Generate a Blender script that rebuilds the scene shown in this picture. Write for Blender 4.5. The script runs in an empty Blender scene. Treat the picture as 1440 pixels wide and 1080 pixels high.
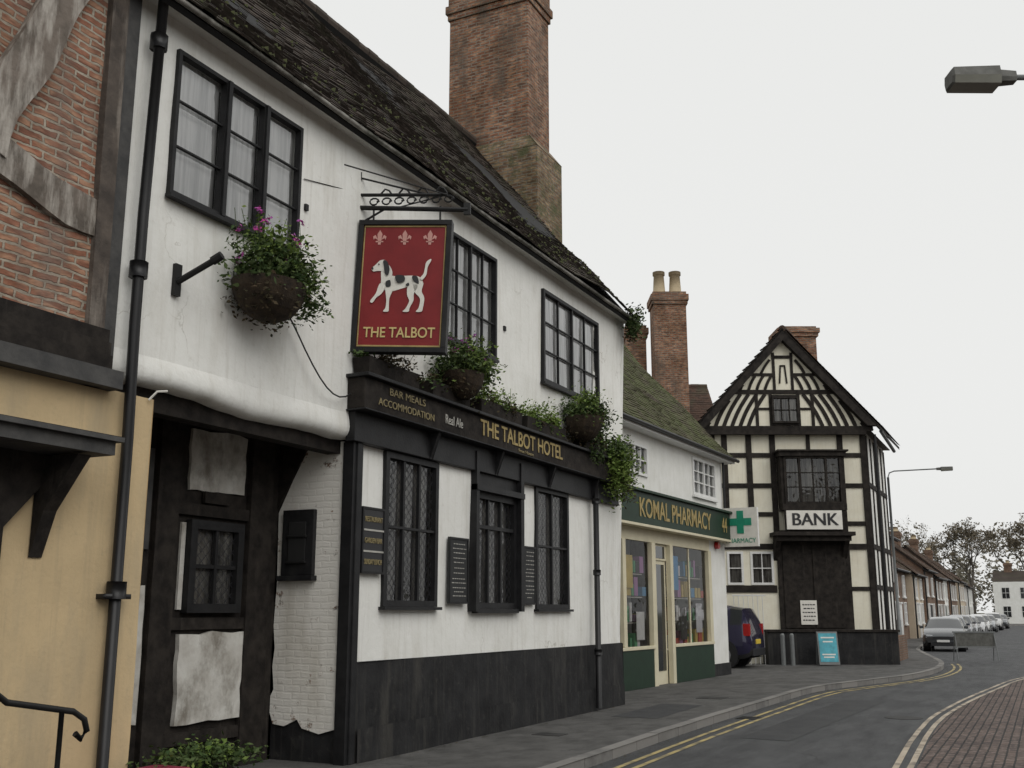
import bpy, math, random
from mathutils import Vector, Matrix, noise
random.seed(7)
R=random.random
U=random.uniform
scene=bpy.context.scene
col=bpy.context.collection
rad=math.radians

# ------------------------------------------------------------------ materials
def _new(name):
    m=bpy.data.materials.new(name); m.use_nodes=True
    nt=m.node_tree; b=nt.nodes['Principled BSDF']
    return m,nt,b
def N(nt,t,**kw):
    n=nt.nodes.new(t)
    for k,v in kw.items(): setattr(n,k,v)
    return n
def L(nt,a,b): nt.links.new(a,b)
def c4(c): return (c[0],c[1],c[2],1)
def mixc(nt,fac,a,b,blend='MIX'):
    n=N(nt,'ShaderNodeMix'); n.data_type='RGBA'; n.blend_type=blend
    for sock,v in ((n.inputs[0],fac),(n.inputs[6],a),(n.inputs[7],b)):
        if isinstance(v,(int,float)): sock.default_value=v
        elif isinstance(v,tuple): sock.default_value=c4(v)
        else: L(nt,v,sock)
    return n.outputs[2]
def ramp(nt,fac,p0,p1,c0=(0,0,0),c1=(1,1,1)):
    n=N(nt,'ShaderNodeValToRGB'); n.color_ramp.elements[0].position=p0; n.color_ramp.elements[1].position=p1
    n.color_ramp.elements[0].color=c4(c0); n.color_ramp.elements[1].color=c4(c1)
    L(nt,fac,n.inputs[0]); return n.outputs[0]
def nz(nt,vec,scale,detail=5,rough=.6):
    n=N(nt,'ShaderNodeTexNoise'); n.inputs['Scale'].default_value=scale; n.inputs['Detail'].default_value=detail
    n.inputs['Roughness'].default_value=rough; L(nt,vec,n.inputs['Vector']); return n.outputs['Fac']
def mapping(nt,vec,sc=(1,1,1)):
    n=N(nt,'ShaderNodeMapping'); n.inputs['Scale'].default_value=sc; L(nt,vec,n.inputs['Vector']); return n.outputs[0]
def bump(nt,b,h,strength,dist=.02,prev=None):
    n=N(nt,'ShaderNodeBump'); n.inputs['Strength'].default_value=strength; n.inputs['Distance'].default_value=dist
    L(nt,h,n.inputs['Height'])
    if prev: L(nt,prev,n.inputs['Normal'])
    L(nt,n.outputs[0],b.inputs['Normal']); return n.outputs[0]
def pmat(name,c1,c2,scale=4,rough=.8,bs=.3,bscale=40,lo=.35,hi=.65,spec=.3,stain=None,stretch=(1,1,.25),island=None,metal=0,stainpos=(.5,.75),cracks=None,grime=None):
    m,nt,b=_new(name); tc=N(nt,'ShaderNodeTexCoord').outputs['Object']
    f=ramp(nt,nz(nt,tc,scale),lo,hi)
    c=mixc(nt,f,c1,c2)
    if island:
        g=N(nt,'ShaderNodeNewGeometry'); r=g.outputs['Random Per Island']
        c=mixc(nt,r,c,island)
    if stain:
        s=ramp(nt,nz(nt,mapping(nt,tc,stretch),2.3,8,.65),*stainpos)
        c=mixc(nt,s,c,stain)
    if grime:
        s2=ramp(nt,nz(nt,mapping(nt,tc,(7,7,.35)),1.6,6,.7),.52,.80,(0,0,0),(.55,.55,.55))
        c=mixc(nt,s2,c,grime)
        s3=ramp(nt,nz(nt,tc,11,8,.75),.56,.72,(0,0,0),(.4,.4,.4))
        c=mixc(nt,s3,c,grime)
    if cracks:
        v=N(nt,'ShaderNodeTexVoronoi'); v.feature='DISTANCE_TO_EDGE'; v.inputs['Scale'].default_value=cracks[0]
        nn=N(nt,'ShaderNodeTexNoise'); nn.inputs['Scale'].default_value=3; nn.inputs['Detail'].default_value=6; L(nt,tc,nn.inputs['Vector'])
        va=N(nt,'ShaderNodeVectorMath',operation='MULTIPLY_ADD'); L(nt,nn.outputs['Color'],va.inputs[0]); va.inputs[1].default_value=(.5,.5,.5); L(nt,tc,va.inputs[2]); L(nt,va.outputs[0],v.inputs['Vector'])
        cr=ramp(nt,v.outputs['Distance'],0,cracks[1],(1,1,1),(0,0,0))
        gate=ramp(nt,nz(nt,tc,.6,3),.53,.63)
        mm=N(nt,'ShaderNodeMath',operation='MULTIPLY'); L(nt,cr,mm.inputs[0]); L(nt,gate,mm.inputs[1])
        c=mixc(nt,mm.outputs[0],c,cracks[2])
    L(nt,c,b.inputs['Base Color']); b.inputs['Roughness'].default_value=rough; b.inputs['Specular IOR Level'].default_value=spec
    b.inputs['Metallic'].default_value=metal
    if bs: bump(nt,b,nz(nt,tc,bscale,6),bs,.01)
    return m
def brickmat(name,ca,cb,mortar,bw=.225,bh=.075,mode='wall',ms=.012,paint=None,moss=None,bs=.7,varc=None,offset=.5,stain=None,rough=.9,wear=.55,alt=None,dist=.025):
    m,nt,b=_new(name); tc=N(nt,'ShaderNodeTexCoord').outputs['Object']
    sx=N(nt,'ShaderNodeSeparateXYZ'); L(nt,tc,sx.inputs[0]); cx=N(nt,'ShaderNodeCombineXYZ')
    if mode=='floor': L(nt,sx.outputs[0],cx.inputs[0]); L(nt,sx.outputs[1],cx.inputs[1])
    else:
        a=N(nt,'ShaderNodeMath',operation='ADD'); L(nt,sx.outputs[0],a.inputs[0]); L(nt,sx.outputs[1],a.inputs[1])
        L(nt,a.outputs[0],cx.inputs[0]); L(nt,sx.outputs[2],cx.inputs[1])
    nn=N(nt,'ShaderNodeTexNoise'); nn.inputs['Scale'].default_value=5; nn.inputs['Detail'].default_value=4; L(nt,tc,nn.inputs['Vector'])
    va=N(nt,'ShaderNodeVectorMath',operation='MULTIPLY_ADD'); L(nt,nn.outputs['Color'],va.inputs[0]); va.inputs[1].default_value=(dist,dist,0); L(nt,cx.outputs[0],va.inputs[2])
    t=N(nt,'ShaderNodeTexBrick'); L(nt,va.outputs[0],t.inputs['Vector']); t.offset=offset
    for k,v in (('Scale',1),('Mortar Size',ms),('Mortar Smooth',.3),('Bias',0),('Brick Width',bw),('Row Height',bh)): t.inputs[k].default_value=v
    t.inputs['Color1'].default_value=c4(ca); t.inputs['Color2'].default_value=c4(cb); t.inputs['Mortar'].default_value=c4(mortar)
    c=t.outputs['Color']
    if alt:
        n4=N(nt,'ShaderNodeTexNoise'); n4.inputs['Scale'].default_value=1; n4.inputs['Detail'].default_value=1; L(nt,mapping(nt,cx.outputs[0],(4.4,13,1)),n4.inputs['Vector'])
        inv0=N(nt,'ShaderNodeMath',operation='SUBTRACT'); inv0.inputs[0].default_value=1; L(nt,t.outputs['Fac'],inv0.inputs[1])
        mm=N(nt,'ShaderNodeMath',operation='MULTIPLY'); L(nt,ramp(nt,n4.outputs['Fac'],.46,.62),mm.inputs[0]); L(nt,inv0.outputs[0],mm.inputs[1])
        c=mixc(nt,mm.outputs[0],c,alt)
    n2=nz(nt,tc,1.3,6)
    if varc: c=mixc(nt,ramp(nt,n2,.42,.62),c,varc,'MULTIPLY')
    n3=nz(nt,mapping(nt,tc,(1,1,2.2)),9,4)
    c=mixc(nt,ramp(nt,n3,.4,.75),c,(.55,.55,.55),'MULTIPLY')
    if paint: c=mixc(nt,ramp(nt,nz(nt,tc,3.5,9,.75),wear,wear+.04),paint,c)
    if stain: c=mixc(nt,ramp(nt,nz(nt,mapping(nt,tc,(1,1,.3)),2,7),.5,.75),c,stain)
    if moss: c=mixc(nt,ramp(nt,nz(nt,tc,2.2,8,.7),.48,.62),c,moss)
    L(nt,c,b.inputs['Base Color']); b.inputs['Roughness'].default_value=rough; b.inputs['Specular IOR Level'].default_value=.2
    inv=N(nt,'ShaderNodeMath',operation='MULTIPLY_ADD'); L(nt,t.outputs['Fac'],inv.inputs[0]); inv.inputs[1].default_value=-1; L(nt,n3,inv.inputs[2])
    bump(nt,b,inv.outputs[0],bs,.012)
    return m
def flat(name,c,rough=.5,metal=0,spec=.5,var=.15,coat=0):
    m,nt,b=_new(name); tc=N(nt,'ShaderNodeTexCoord').outputs['Object']
    c2=tuple(max(0,x*(1-var)) for x in c)
    L(nt,mixc(nt,ramp(nt,nz(nt,tc,6),.35,.65),c,c2),b.inputs['Base Color'])
    b.inputs['Roughness'].default_value=rough; b.inputs['Metallic'].default_value=metal; b.inputs['Specular IOR Level'].default_value=spec
    b.inputs['Coat Weight'].default_value=coat
    return m
def islandmat(name,c1,c2,rough=.8,moss=None,trans=0,mscale=1.2,mpos=(.5,.65)):
    m,nt,b=_new(name); g=N(nt,'ShaderNodeNewGeometry'); tc=N(nt,'ShaderNodeTexCoord').outputs['Object']
    c=mixc(nt,g.outputs['Random Per Island'],c1,c2)
    c=mixc(nt,ramp(nt,nz(nt,tc,.9,5),.3,.7),c,(.6,.6,.6),'MULTIPLY')
    if moss: c=mixc(nt,ramp(nt,nz(nt,tc,mscale,8,.75),*mpos),c,moss)
    L(nt,c,b.inputs['Base Color']); b.inputs['Roughness'].default_value=rough; b.inputs['Specular IOR Level'].default_value=.2
    if not trans: bump(nt,b,nz(nt,tc,45,5),.6,.01)
    return m
def glassmat(name,tint=.9,refl=.12):
    m,nt,b=_new(name); nt.nodes.remove(b); out=nt.nodes['Material Output']
    tr=N(nt,'ShaderNodeBsdfTransparent'); tr.inputs[0].default_value=(tint,tint,tint,1)
    gl=N(nt,'ShaderNodeBsdfGlossy'); gl.inputs['Roughness'].default_value=.03
    tc=N(nt,'ShaderNodeTexCoord').outputs['Object']
    bp=N(nt,'ShaderNodeBump'); bp.inputs['Strength'].default_value=.3; bp.inputs['Distance'].default_value=.03; L(nt,nz(nt,tc,2.6,2),bp.inputs['Height']); L(nt,bp.outputs[0],gl.inputs['Normal'])
    lw=N(nt,'ShaderNodeFresnel'); lw.inputs[0].default_value=1.5
    a=N(nt,'ShaderNodeMath',operation='ADD'); a.use_clamp=True; L(nt,lw.outputs[0],a.inputs[0]); a.inputs[1].default_value=refl
    mx=N(nt,'ShaderNodeMixShader'); L(nt,a.outputs[0],mx.inputs[0]); L(nt,tr.outputs[0],mx.inputs[1]); L(nt,gl.outputs[0],mx.inputs[2]); L(nt,mx.outputs[0],out.inputs[0])
    return m
def curtmat(name,c1,c2,scale=9,lo=.35,hi=.65):
    m,nt,b=_new(name); tc=N(nt,'ShaderNodeTexCoord').outputs['Object']
    w=nz(nt,mapping(nt,tc,(scale,scale,.5)),1.6,3)  # light and shade of the folds painted into the colour of a flat sheet
    L(nt,mixc(nt,ramp(nt,w,lo,hi),c1,c2),b.inputs['Base Color']); b.inputs['Roughness'].default_value=.9
    return m

M={}
M['white']=pmat('whitewash',(.81,.81,.775),(.75,.75,.71),3,.85,.5,14,.35,.7,stain=(.58,.56,.50),stainpos=(.52,.85),cracks=(.5,.004,(.46,.44,.39)),grime=(.52,.50,.44))
M['white2']=pmat('white_render',(.78,.78,.75),(.70,.70,.66),2,.85,.3,20,stain=(.55,.55,.48),stainpos=(.58,.85),grime=(.52,.51,.46))
M['cream']=pmat('cream_panel',(.78,.75,.63),(.72,.68,.55),3,.85,.2,20,stain=(.5,.47,.38),stainpos=(.58,.9),grime=(.5,.47,.38))
M['yellow']=pmat('yellow_render',(.60,.46,.27),(.52,.40,.235),1.5,.85,.4,25,stain=(.40,.33,.22),stainpos=(.5,.8),grime=(.36,.29,.19))
M['paintbrick']=brickmat('painted_brick',(.25,.15,.10),(.2,.12,.08),(.3,.28,.25),paint=(.73,.71,.66),bs=.45,wear=.60,stain=(.52,.49,.43),dist=.05)
M['black']=pmat('black_paint',(.011,.011,.012),(.020,.020,.021),5,.5,.3,30,spec=.22,stain=(.045,.045,.042),stainpos=(.58,.9))
M['blackplinth']=pmat('black_plinth',(.012,.012,.013),(.024,.024,.025),3,.65,.6,12,spec=.2,stain=(.07,.066,.058),stainpos=(.54,.85),grime=(.085,.08,.07))
M['timber']=pmat('dark_timber',(.014,.012,.011),(.034,.029,.025),6,.8,.6,25,spec=.15,stain=(.06,.052,.045),stretch=(3,3,.5),stainpos=(.58,.8))
M['oldtimber']=pmat('weathered_timber',(.19,.16,.135),(.10,.085,.07),5,.85,.9,18,stain=(.40,.37,.33),stretch=(3,3,.6),stainpos=(.46,.62))
M['posttimber']=pmat('brown_post',(.11,.09,.075),(.055,.046,.04),5,.85,.9,18,stain=(.24,.21,.18),stretch=(3,3,.4),stainpos=(.5,.7))
M['greytimber']=pmat('grey_timber',(.05,.05,.05),(.085,.083,.08),6,.8,.6,18)
M['brick']=brickmat('old_red_brick',(.36,.14,.08),(.23,.10,.06),(.30,.26,.21),varc=(.7,.6,.6),ms=.010,alt=(.4,.22,.14))
M['brickL']=brickmat('red_brick_infill',(.36,.165,.105),(.24,.12,.085),(.42,.37,.30),bw=.24,bh=.070,varc=(.75,.73,.71),ms=.013,bs=1.2,alt=(.45,.26,.17),dist=.07,stain=(.19,.15,.125))
M['chim']=brickmat('chimney_brick',(.31,.14,.085),(.15,.08,.055),(.28,.245,.2),varc=(.65,.6,.55),alt=(.44,.25,.155),ms=.013,stain=(.10,.085,.07))
M['chimlow']=brickmat('mossy_chimney_brick',(.26,.155,.10),(.15,.10,.065),(.24,.22,.18),varc=(.6,.6,.52),moss=(.095,.098,.05),alt=(.36,.26,.16))
M['tile']=islandmat('old_roof_tile',(.038,.031,.027),(.088,.070,.058),.9,moss=(.055,.053,.036))
M['tilemoss']=islandmat('mossy_roof_tile',(.075,.060,.048),(.12,.098,.075),.9,moss=(.09,.10,.045),mscale=1.6,mpos=(.36,.56))
M['tilered']=islandmat('red_roof_tile',(.13,.08,.06),(.085,.06,.048),.9,moss=(.08,.075,.05))
M['bfar']=brickmat('far_brick',(.22,.12,.08),(.17,.1,.07),(.22,.2,.17),varc=(.7,.7,.7),alt=(.28,.17,.11))
M['tan']=pmat('tan_render',(.5,.42,.32),(.44,.37,.28),2,.85,.2,20)
M['asphalt']=pmat('asphalt',(.058,.060,.062),(.084,.085,.087),.7,.75,.8,160,spec=.35,stain=(.040,.041,.043),stretch=(.35,1.6,1),stainpos=(.42,.68),cracks=(.35,.006,(.025,.025,.025)))
M['patch']=pmat('asphalt_patch',(.044,.045,.047),(.060,.061,.062),2,.8,.8,140,spec=.3)
M['pave']=pmat('footway_asphalt',(.085,.083,.080),(.125,.122,.117),1.3,.85,.8,120,spec=.25,stain=(.060,.059,.056),stretch=(.8,1.2,1),stainpos=(.45,.7),cracks=(.5,.008,(.04,.04,.04)))
M['kerb']=pmat('kerb_stone',(.19,.185,.175),(.13,.125,.12),5,.85,.5,60,island=(.23,.22,.205))
M['pavers']=brickmat('brick_pavers',(.17,.125,.105),(.115,.09,.082),(.045,.043,.04),bw=.22,bh=.11,mode='floor',varc=(.7,.7,.72),rough=.8,bs=.6,alt=(.2,.155,.135))
M['ground']=pmat('ground_soil',(.07,.075,.045),(.1,.095,.06),.3,.95,.5,8)
M['yline']=pmat('yellow_line',(.48,.38,.15),(.38,.31,.15),3,.7,.3,60,stain=(.12,.11,.085),stretch=(1,1,1),stainpos=(.44,.62))
M['wline']=pmat('worn_line',(.48,.42,.33),(.40,.33,.25),3,.7,.3,60,stain=(.14,.12,.1),stretch=(1,1,1),stainpos=(.44,.62))
M['glass']=glassmat('window_glass',.92,.14)
M['glassdark']=glassmat('leaded_glass',.88,.03)
M['glassshop']=glassmat('shop_glass',.95,-.06)
M['curtain']=curtmat('net_curtain',(.80,.81,.80),(.40,.41,.41),9,.38,.68)
M['curtain2']=curtmat('window_blind',(.35,.36,.36),(.16,.17,.17),5)
M['drape']=curtmat('dark_drape',(.34,.33,.30),(.035,.034,.033),7)
M['dark']=flat('dark_interior',(.012,.012,.012),.9,var=.3)
M['shopdim']=flat('shop_interior',(.12,.115,.10),.9,var=.5)
M['pipe']=flat('black_pipe',(.012,.012,.013),.4,var=.3,spec=.35)
M['iron']=flat('wrought_iron',(.015,.015,.015),.55,var=.3,spec=.3)
M['castiron']=flat('cast_iron_cover',(.045,.044,.043),.7,var=.4,spec=.3)
M['gold']=flat('gold_lettering',(.40,.30,.11),.6,var=.35)
M['gold2']=flat('dull_gold_lettering',(.30,.245,.12),.6,var=.35)
M['silver']=flat('pale_lettering',(.45,.44,.40),.6,var=.3)
M['red']=pmat('sign_red',(.22,.018,.02),(.17,.014,.016),3,.5,.1,30)
M['signwhite']=flat('sign_white',(.74,.72,.66),.6,var=.12)
M['signblack']=flat('sign_black',(.014,.014,.016),.5)
M['green']=flat('shop_green',(.012,.034,.018),.5,var=.25,spec=.25)
M['pcream']=pmat('shop_cream',(.66,.61,.45),(.59,.54,.39),3,.6,.1,30,stain=(.45,.42,.3),stainpos=(.6,.85))
M['crossgreen']=flat('cross_green',(.02,.28,.17),.4)
M['chalk']=flat('chalk_board',(.02,.021,.022),.7,var=.3)
M['leaf']=islandmat('foliage_green',(.035,.07,.018),(.095,.13,.045),.7,trans=1)
M['leaf2']=islandmat('foliage_bright',(.10,.17,.03),(.21,.28,.07),.7,trans=1)
M['leafdry']=islandmat('foliage_dry',(.10,.07,.04),(.05,.05,.025),.8,trans=1)
M['leafaut']=islandmat('autumn_foliage',(.16,.14,.10),(.24,.20,.145),.8,trans=1)
M['flower']=islandmat('pink_flowers',(.60,.06,.32),(.45,.15,.50),.6,trans=1)
M['basket']=pmat('basket_liner',(.022,.016,.012),(.045,.032,.02),12,.95,1,40)
M['bark']=pmat('bark',(.11,.095,.08),(.065,.057,.048),3,.9,.6,12)
M['terra']=flat('terracotta_pot',(.42,.34,.22),.85)
M['wt']=flat('white_joinery',(.72,.72,.70),.5,var=.1)
M['lamp']=pmat('lamp_grey',(.13,.13,.12),(.08,.08,.072),8,.6,.2,30)
M['lampglass']=flat('lamp_lens',(.20,.20,.17),.3)
M['galv']=flat('galvanised_steel',(.18,.19,.19),.6,metal=.2)
M['tyre']=flat('tyre_rubber',(.015,.015,.015),.85)
M['hub']=flat('wheel_alloy',(.35,.35,.36),.35,metal=.7)
M['carglass']=flat('car_glass',(.015,.018,.02),.06,spec=.8)
M['head']=flat('headlight',(.65,.67,.7),.1,spec=.8)
M['tail']=flat('tail_light',(.4,.01,.01),.2)
M['plateW']=flat('plate_white',(.7,.7,.68),.5)
M['plateY']=flat('plate_yellow',(.7,.5,.05),.5)
M['blueposter']=flat('blue_poster',(.08,.42,.52),.5,var=.35)
M['lead']=flat('lead_came',(.035,.035,.04),.5)
M['pinkmark']=flat('faded_pink',(.58,.30,.26),.6)
M['sgold']=flat('sign_gold',(.6,.47,.2),.5)
M['gutter']=pmat('painted_gutter',(.32,.31,.28),(.18,.17,.155),5,.6,.2,30,stain=(.07,.07,.055),stretch=(1,1,1),stainpos=(.45,.6))
M['mossclump']=pmat('moss',(.06,.065,.025),(.04,.045,.02),12,1,1,60)
M['dirtywhite']=pmat('grimy_plaster',(.60,.59,.55),(.46,.44,.40),5,.9,.6,15,stain=(.22,.2,.17),stretch=(1.5,1.5,1),stainpos=(.48,.70))
M['redp']=flat('red_plastic',(.25,.03,.06),.5)
def carpaint(n,c): return flat(n,c,.25,metal=.3,coat=1,var=.05)

# ------------------------------------------------------------------ mesh builder
class MB:
    def __init__(s): s.v=[];s.f=[];s.mi=[];s.m=[]
    def idx(s,k):
        if k not in s.m: s.m.append(k)
        return s.m.index(k)
    def face(s,pts,k):
        b=len(s.v); s.v+= [tuple(p) for p in pts]; s.f.append(tuple(range(b,b+len(pts)))); s.mi.append(s.idx(k))
    def box(s,x0,x1,y0,y1,z0,z1,k,M4=None):
        P=[(x0,y0,z0),(x1,y0,z0),(x1,y1,z0),(x0,y1,z0),(x0,y0,z1),(x1,y0,z1),(x1,y1,z1),(x0,y1,z1)]
        if M4: P=[M4@Vector(p) for p in P]
        b=len(s.v); s.v+=[tuple(p) for p in P]; i=s.idx(k)
        for f in ((0,3,2,1),(4,5,6,7),(0,1,5,4),(1,2,6,5),(2,3,7,6),(3,0,4,7)): s.f.append(tuple(b+j for j in f)); s.mi.append(i)
    def prism(s,poly,off,k):
        n=len(poly); b=len(s.v); o=Vector(off); s.v+=[tuple(p) for p in poly]+[tuple(Vector(p)+o) for p in poly]; i=s.idx(k)
        s.f.append(tuple(range(b,b+n))); s.mi.append(i); s.f.append(tuple(range(b+2*n-1,b+n-1,-1))); s.mi.append(i)
        for j in range(n): q=(j+1)%n; s.f.append((b+j,b+q,b+n+q,b+n+j)); s.mi.append(i)
    def bar(s,a,b_,w,y0,y1,k):
        a=Vector((a[0],0,a[1])); b_=Vector((b_[0],0,b_[1])); d=(b_-a).normalized(); n=Vector((-d.z,0,d.x))*w/2
        pts=[a-n,b_-n,b_+n,a+n]; s.prism([(p.x,y0,p.z) for p in pts],(0,y1-y0,0),k)
    def tube(s,pts,r,k,n=8):
        pts=[Vector(p) for p in pts]; i=s.idx(k); rings=[]
        for j,p in enumerate(pts):
            d=(pts[min(j+1,len(pts)-1)]-pts[max(j-1,0)]).normalized()
            up=Vector((0,0,1)) if abs(d.z)<.9 else Vector((1,0,0))
            a=d.cross(up).normalized(); c=d.cross(a); rr=r[j] if isinstance(r,(list,tuple)) else r
            b=len(s.v); s.v+=[tuple(p+(a*math.cos(2*math.pi*t/n)+c*math.sin(2*math.pi*t/n))*rr) for t in range(n)]; rings.append(b)
        for j in range(len(rings)-1):
            for t in range(n):
                q=(t+1)%n; s.f.append((rings[j]+t,rings[j]+q,rings[j+1]+q,rings[j+1]+t)); s.mi.append(i)
        s.f.append(tuple(rings[0]+t for t in range(n))); s.mi.append(i); s.f.append(tuple(rings[-1]+t for t in range(n))[::-1]); s.mi.append(i)
    def obj(s,name,parent=None,smooth=False,bevel=0,loc=None,rotz=0):
        me=bpy.data.meshes.new(name); me.from_pydata(s.v,[],s.f)
        for k in s.m: me.materials.append(M[k] if isinstance(k,str) else k)
        me.polygons.foreach_set('material_index',s.mi)
        if smooth: me.polygons.foreach_set('use_smooth',[True]*len(me.polygons))
        me.update(); o=bpy.data.objects.new(name,me); col.objects.link(o)
        if parent: o.parent=parent
        if loc: o.location=loc
        if rotz: o.rotation_euler[2]=rotz
        if bevel:
            b=o.modifiers.new('bevel','BEVEL'); b.width=bevel; b.segments=2; b.limit_method='ANGLE'
        return o
def root(name,loc=(0,0,0),rz=0):
    e=bpy.data.objects.new(name,None); e.empty_display_size=.2; col.objects.link(e); e.location=loc; e.rotation_euler[2]=rz; return e
def text(name,body,x,z,w,h,mk,parent,y=-.01,rz=0,ext=.004,off=.0,loc=None,spacing=1):
    cu=bpy.data.curves.new(name,'FONT'); cu.body=body; cu.size=1; cu.align_x='CENTER'; cu.align_y='CENTER'; cu.offset=off; cu.extrude=ext; cu.space_line=spacing
    o=bpy.data.objects.new(name,cu); col.objects.link(o); cu.materials.append(M[mk]); bpy.context.view_layer.update()
    dx,dy=o.dimensions.x,o.dimensions.y
    o.scale=(w/dx,h/dy,1); o.rotation_euler=(rad(90),0,rz); o.location=loc if loc else (x,y,z); o.parent=parent
    return o

def wdisp(x,z,amp,seed): return noise.noise(Vector((x*.55+seed,z*.55,3.1)))*amp*1.6+noise.noise(Vector((x*2+seed,z*2,9)))*amp*.5
def wall(mb,x0,x1,z0,z1,k,y=0,openings=(),voids=(),step=.3,amp=.02,warp=None,depth=.2,seed=0):
    xs={x0,x1}; zs={z0,z1}
    n=max(1,int((x1-x0)/step)); xs|={x0+(x1-x0)*i/n for i in range(n+1)}
    n=max(1,int((z1-z0)/step)); zs|={z0+(z1-z0)*i/n for i in range(n+1)}
    for o in list(openings)+list(voids): xs|={o[0],o[1]}; zs|={o[2],o[3]}
    def clean(a):
        a=sorted(a); r=[a[0]]
        for q in a[1:]:
            if q-r[-1]>1e-4: r.append(q)
        return r
    xs=clean([x for x in xs if x0-1e-6<=x<=x1+1e-6]); zs=clean([z for z in zs if z0-1e-6<=z<=z1+1e-6])
    def P(x,z):
        p=[x,y+wdisp(x,z,amp,seed),z]
        return tuple(warp(p)) if warp else tuple(p)
    b=len(mb.v); W_=len(zs)
    for x in xs:
        for z in zs: mb.v.append(P(x,z))
    i=mb.idx(k)
    for a in range(len(xs)-1):
        for c in range(len(zs)-1):
            cx=(xs[a]+xs[a+1])/2; cz=(zs[c]+zs[c+1])/2
            if any(o[0]<cx<o[1] and o[2]<cz<o[3] for o in list(openings)+list(voids)): continue
            mb.f.append((b+a*W_+c,b+(a+1)*W_+c,b+(a+1)*W_+c+1,b+a*W_+c+1)); mb.mi.append(i)
    for o in openings:
        c=[P(o[0],o[2]),P(o[1],o[2]),P(o[1],o[3]),P(o[0],o[3])]
        for j in range(4):
            p,q=c[j],c[(j+1)%4]; mb.face([p,q,(q[0],y+depth,q[2]),(p[0],y+depth,p[2])],k)
def window(mb,x0,x1,z0,z1,cols,rows,k='black',y=.0,fr=.06,mu=.022,glass='glass',back='curtain',backd=.1,heavy=(),lattice=False,proud=.03):
    e=.012
    mb.box(x0-e,x1+e,y-proud,y+.05,z0-e,z0+fr,k); mb.box(x0-e,x1+e,y-proud,y+.05,z1-fr,z1+e,k)
    mb.box(x0-e,x0+fr,y-proud,y+.05,z0+fr,z1-fr,k); mb.box(x1-fr,x1+e,y-proud,y+.05,z0+fr,z1-fr,k)
    X0,X1,Z0,Z1=x0+fr,x1-fr,z0+fr,z1-fr
    for i in range(1,cols):
        xx=X0+(X1-X0)*i/cols; w=mu*2.2 if i in heavy else mu
        mb.box(xx-w,xx+w,y-(.022 if i in heavy else .012),y+.03,Z0,Z1,k)
    for j in range(1,rows):
        zz=Z0+(Z1-Z0)*j/rows; mb.box(X0,X1,y-.008,y+.026,zz-mu,zz+mu,k)
    nc=max(1,cols); nr=max(1,rows)
    for i in range(nc):
        for j in range(nr):
            a0=X0+(X1-X0)*i/nc; a1=X0+(X1-X0)*(i+1)/nc; b0=Z0+(Z1-Z0)*j/nr; b1=Z0+(Z1-Z0)*(j+1)/nr; t1=U(-.003,.003); t2=U(-.004,.004)
            mb.face([(a0,y+.040-t1-t2,b0),(a1,y+.040+t1-t2,b0),(a1,y+.040+t1+t2,b1),(a0,y+.040-t1+t2,b1)],glass)
    if lattice:
        s=.115; w=X1-X0; h=Z1-Z0; t=.0035
        n=int((w+h)/s)+1
        for i in range(1,n):
            d=i*s
            a=(X0+max(0,d-h),Z0+min(h,d)); b=(X0+min(w,d),Z0+max(0,d-w)); mb.bar(a,b,t*2,y+.030,y+.032,'lead')
            a=(X1-max(0,d-h),Z0+min(h,d)); b=(X1-min(w,d),Z0+max(0,d-w)); mb.bar(a,b,t*2,y+.031,y+.033,'lead')
    mb.face([(x0,y+backd,z0),(x1,y+backd,z0),(x1,y+backd,z1),(x0,y+backd,z1)],back)
def tiles(mb,x0,x1,p0,p1,k,tw=.17,expo=.105,sag=.05,seed=0,skew=0,jit=.006):
    a=Vector((0,p0[0],p0[1])); b=Vector((0,p1[0],p1[1])); Ls=(b-a).length; d=(b-a)/Ls; nrm=Vector((0,-d.z,d.y)) if d.y>0 else Vector((0,d.z,-d.y))
    if nrm.z<0: nrm=-nrm
    i=mb.idx(k); rows=int(Ls/expo)+1
    def S(x,t): return -sag*(math.sin(math.pi*min(1,max(0,t/Ls)))*.6)+noise.noise(Vector((x*.35+seed,t*.5,1)))*sag
    for r in range(rows):
        t0=r*expo; t1=min(t0+expo*1.35,Ls+.02); x=x0+(tw/2 if r%2 else 0)-tw*.5
        sh=skew*t0
        while x<x1:
            xa=max(x,x0); xb=min(x+tw-.006,x1)
            if xb-xa>.02:
                j=U(-jit,jit); j2=U(-jit,jit); th=.022+j2
                p=[]
                for (xx,tt,hh) in ((xa,t0+j,th),(xb,t0+j,th),(xb,t1,.004),(xa,t1,.004),(xa,t0+j,th-.018),(xb,t0+j,th-.018)):
                    q=a+d*tt+nrm*(hh+S(xx,tt)); p.append((xx+sh,q.y,q.z))
                bb=len(mb.v); mb.v+=p
                for f in ((0,1,2,3),(4,5,1,0),(4,0,3),(1,5,2)): mb.f.append(tuple(bb+q for q in f)); mb.mi.append(i)
            x+=tw
    sh=skew*Ls
    mb.prism([(x0,a.y-nrm.y*.10,a.z-nrm.z*.10),(x1,a.y-nrm.y*.10,a.z-nrm.z*.10),(x1+sh,b.y-nrm.y*.10,b.z-nrm.z*.10),(x0+sh,b.y-nrm.y*.10,b.z-nrm.z*.10)],-nrm*.06,'dark')
def ridge(mb,pa,pb,k,r=.12,st=.32):
    pa=Vector(pa); pb=Vector(pb); n=max(1,int((pb-pa).length/st))
    for i in range(n):
        q0=pa.lerp(pb,i/n); q1=pa.lerp(pb,(i+.97)/n); rr=r*U(.95,1.05); o=Vector((0,0,U(-.01,.01)-.04)); mb.tube([q0+o,q1+o],rr,k,10)
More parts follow.
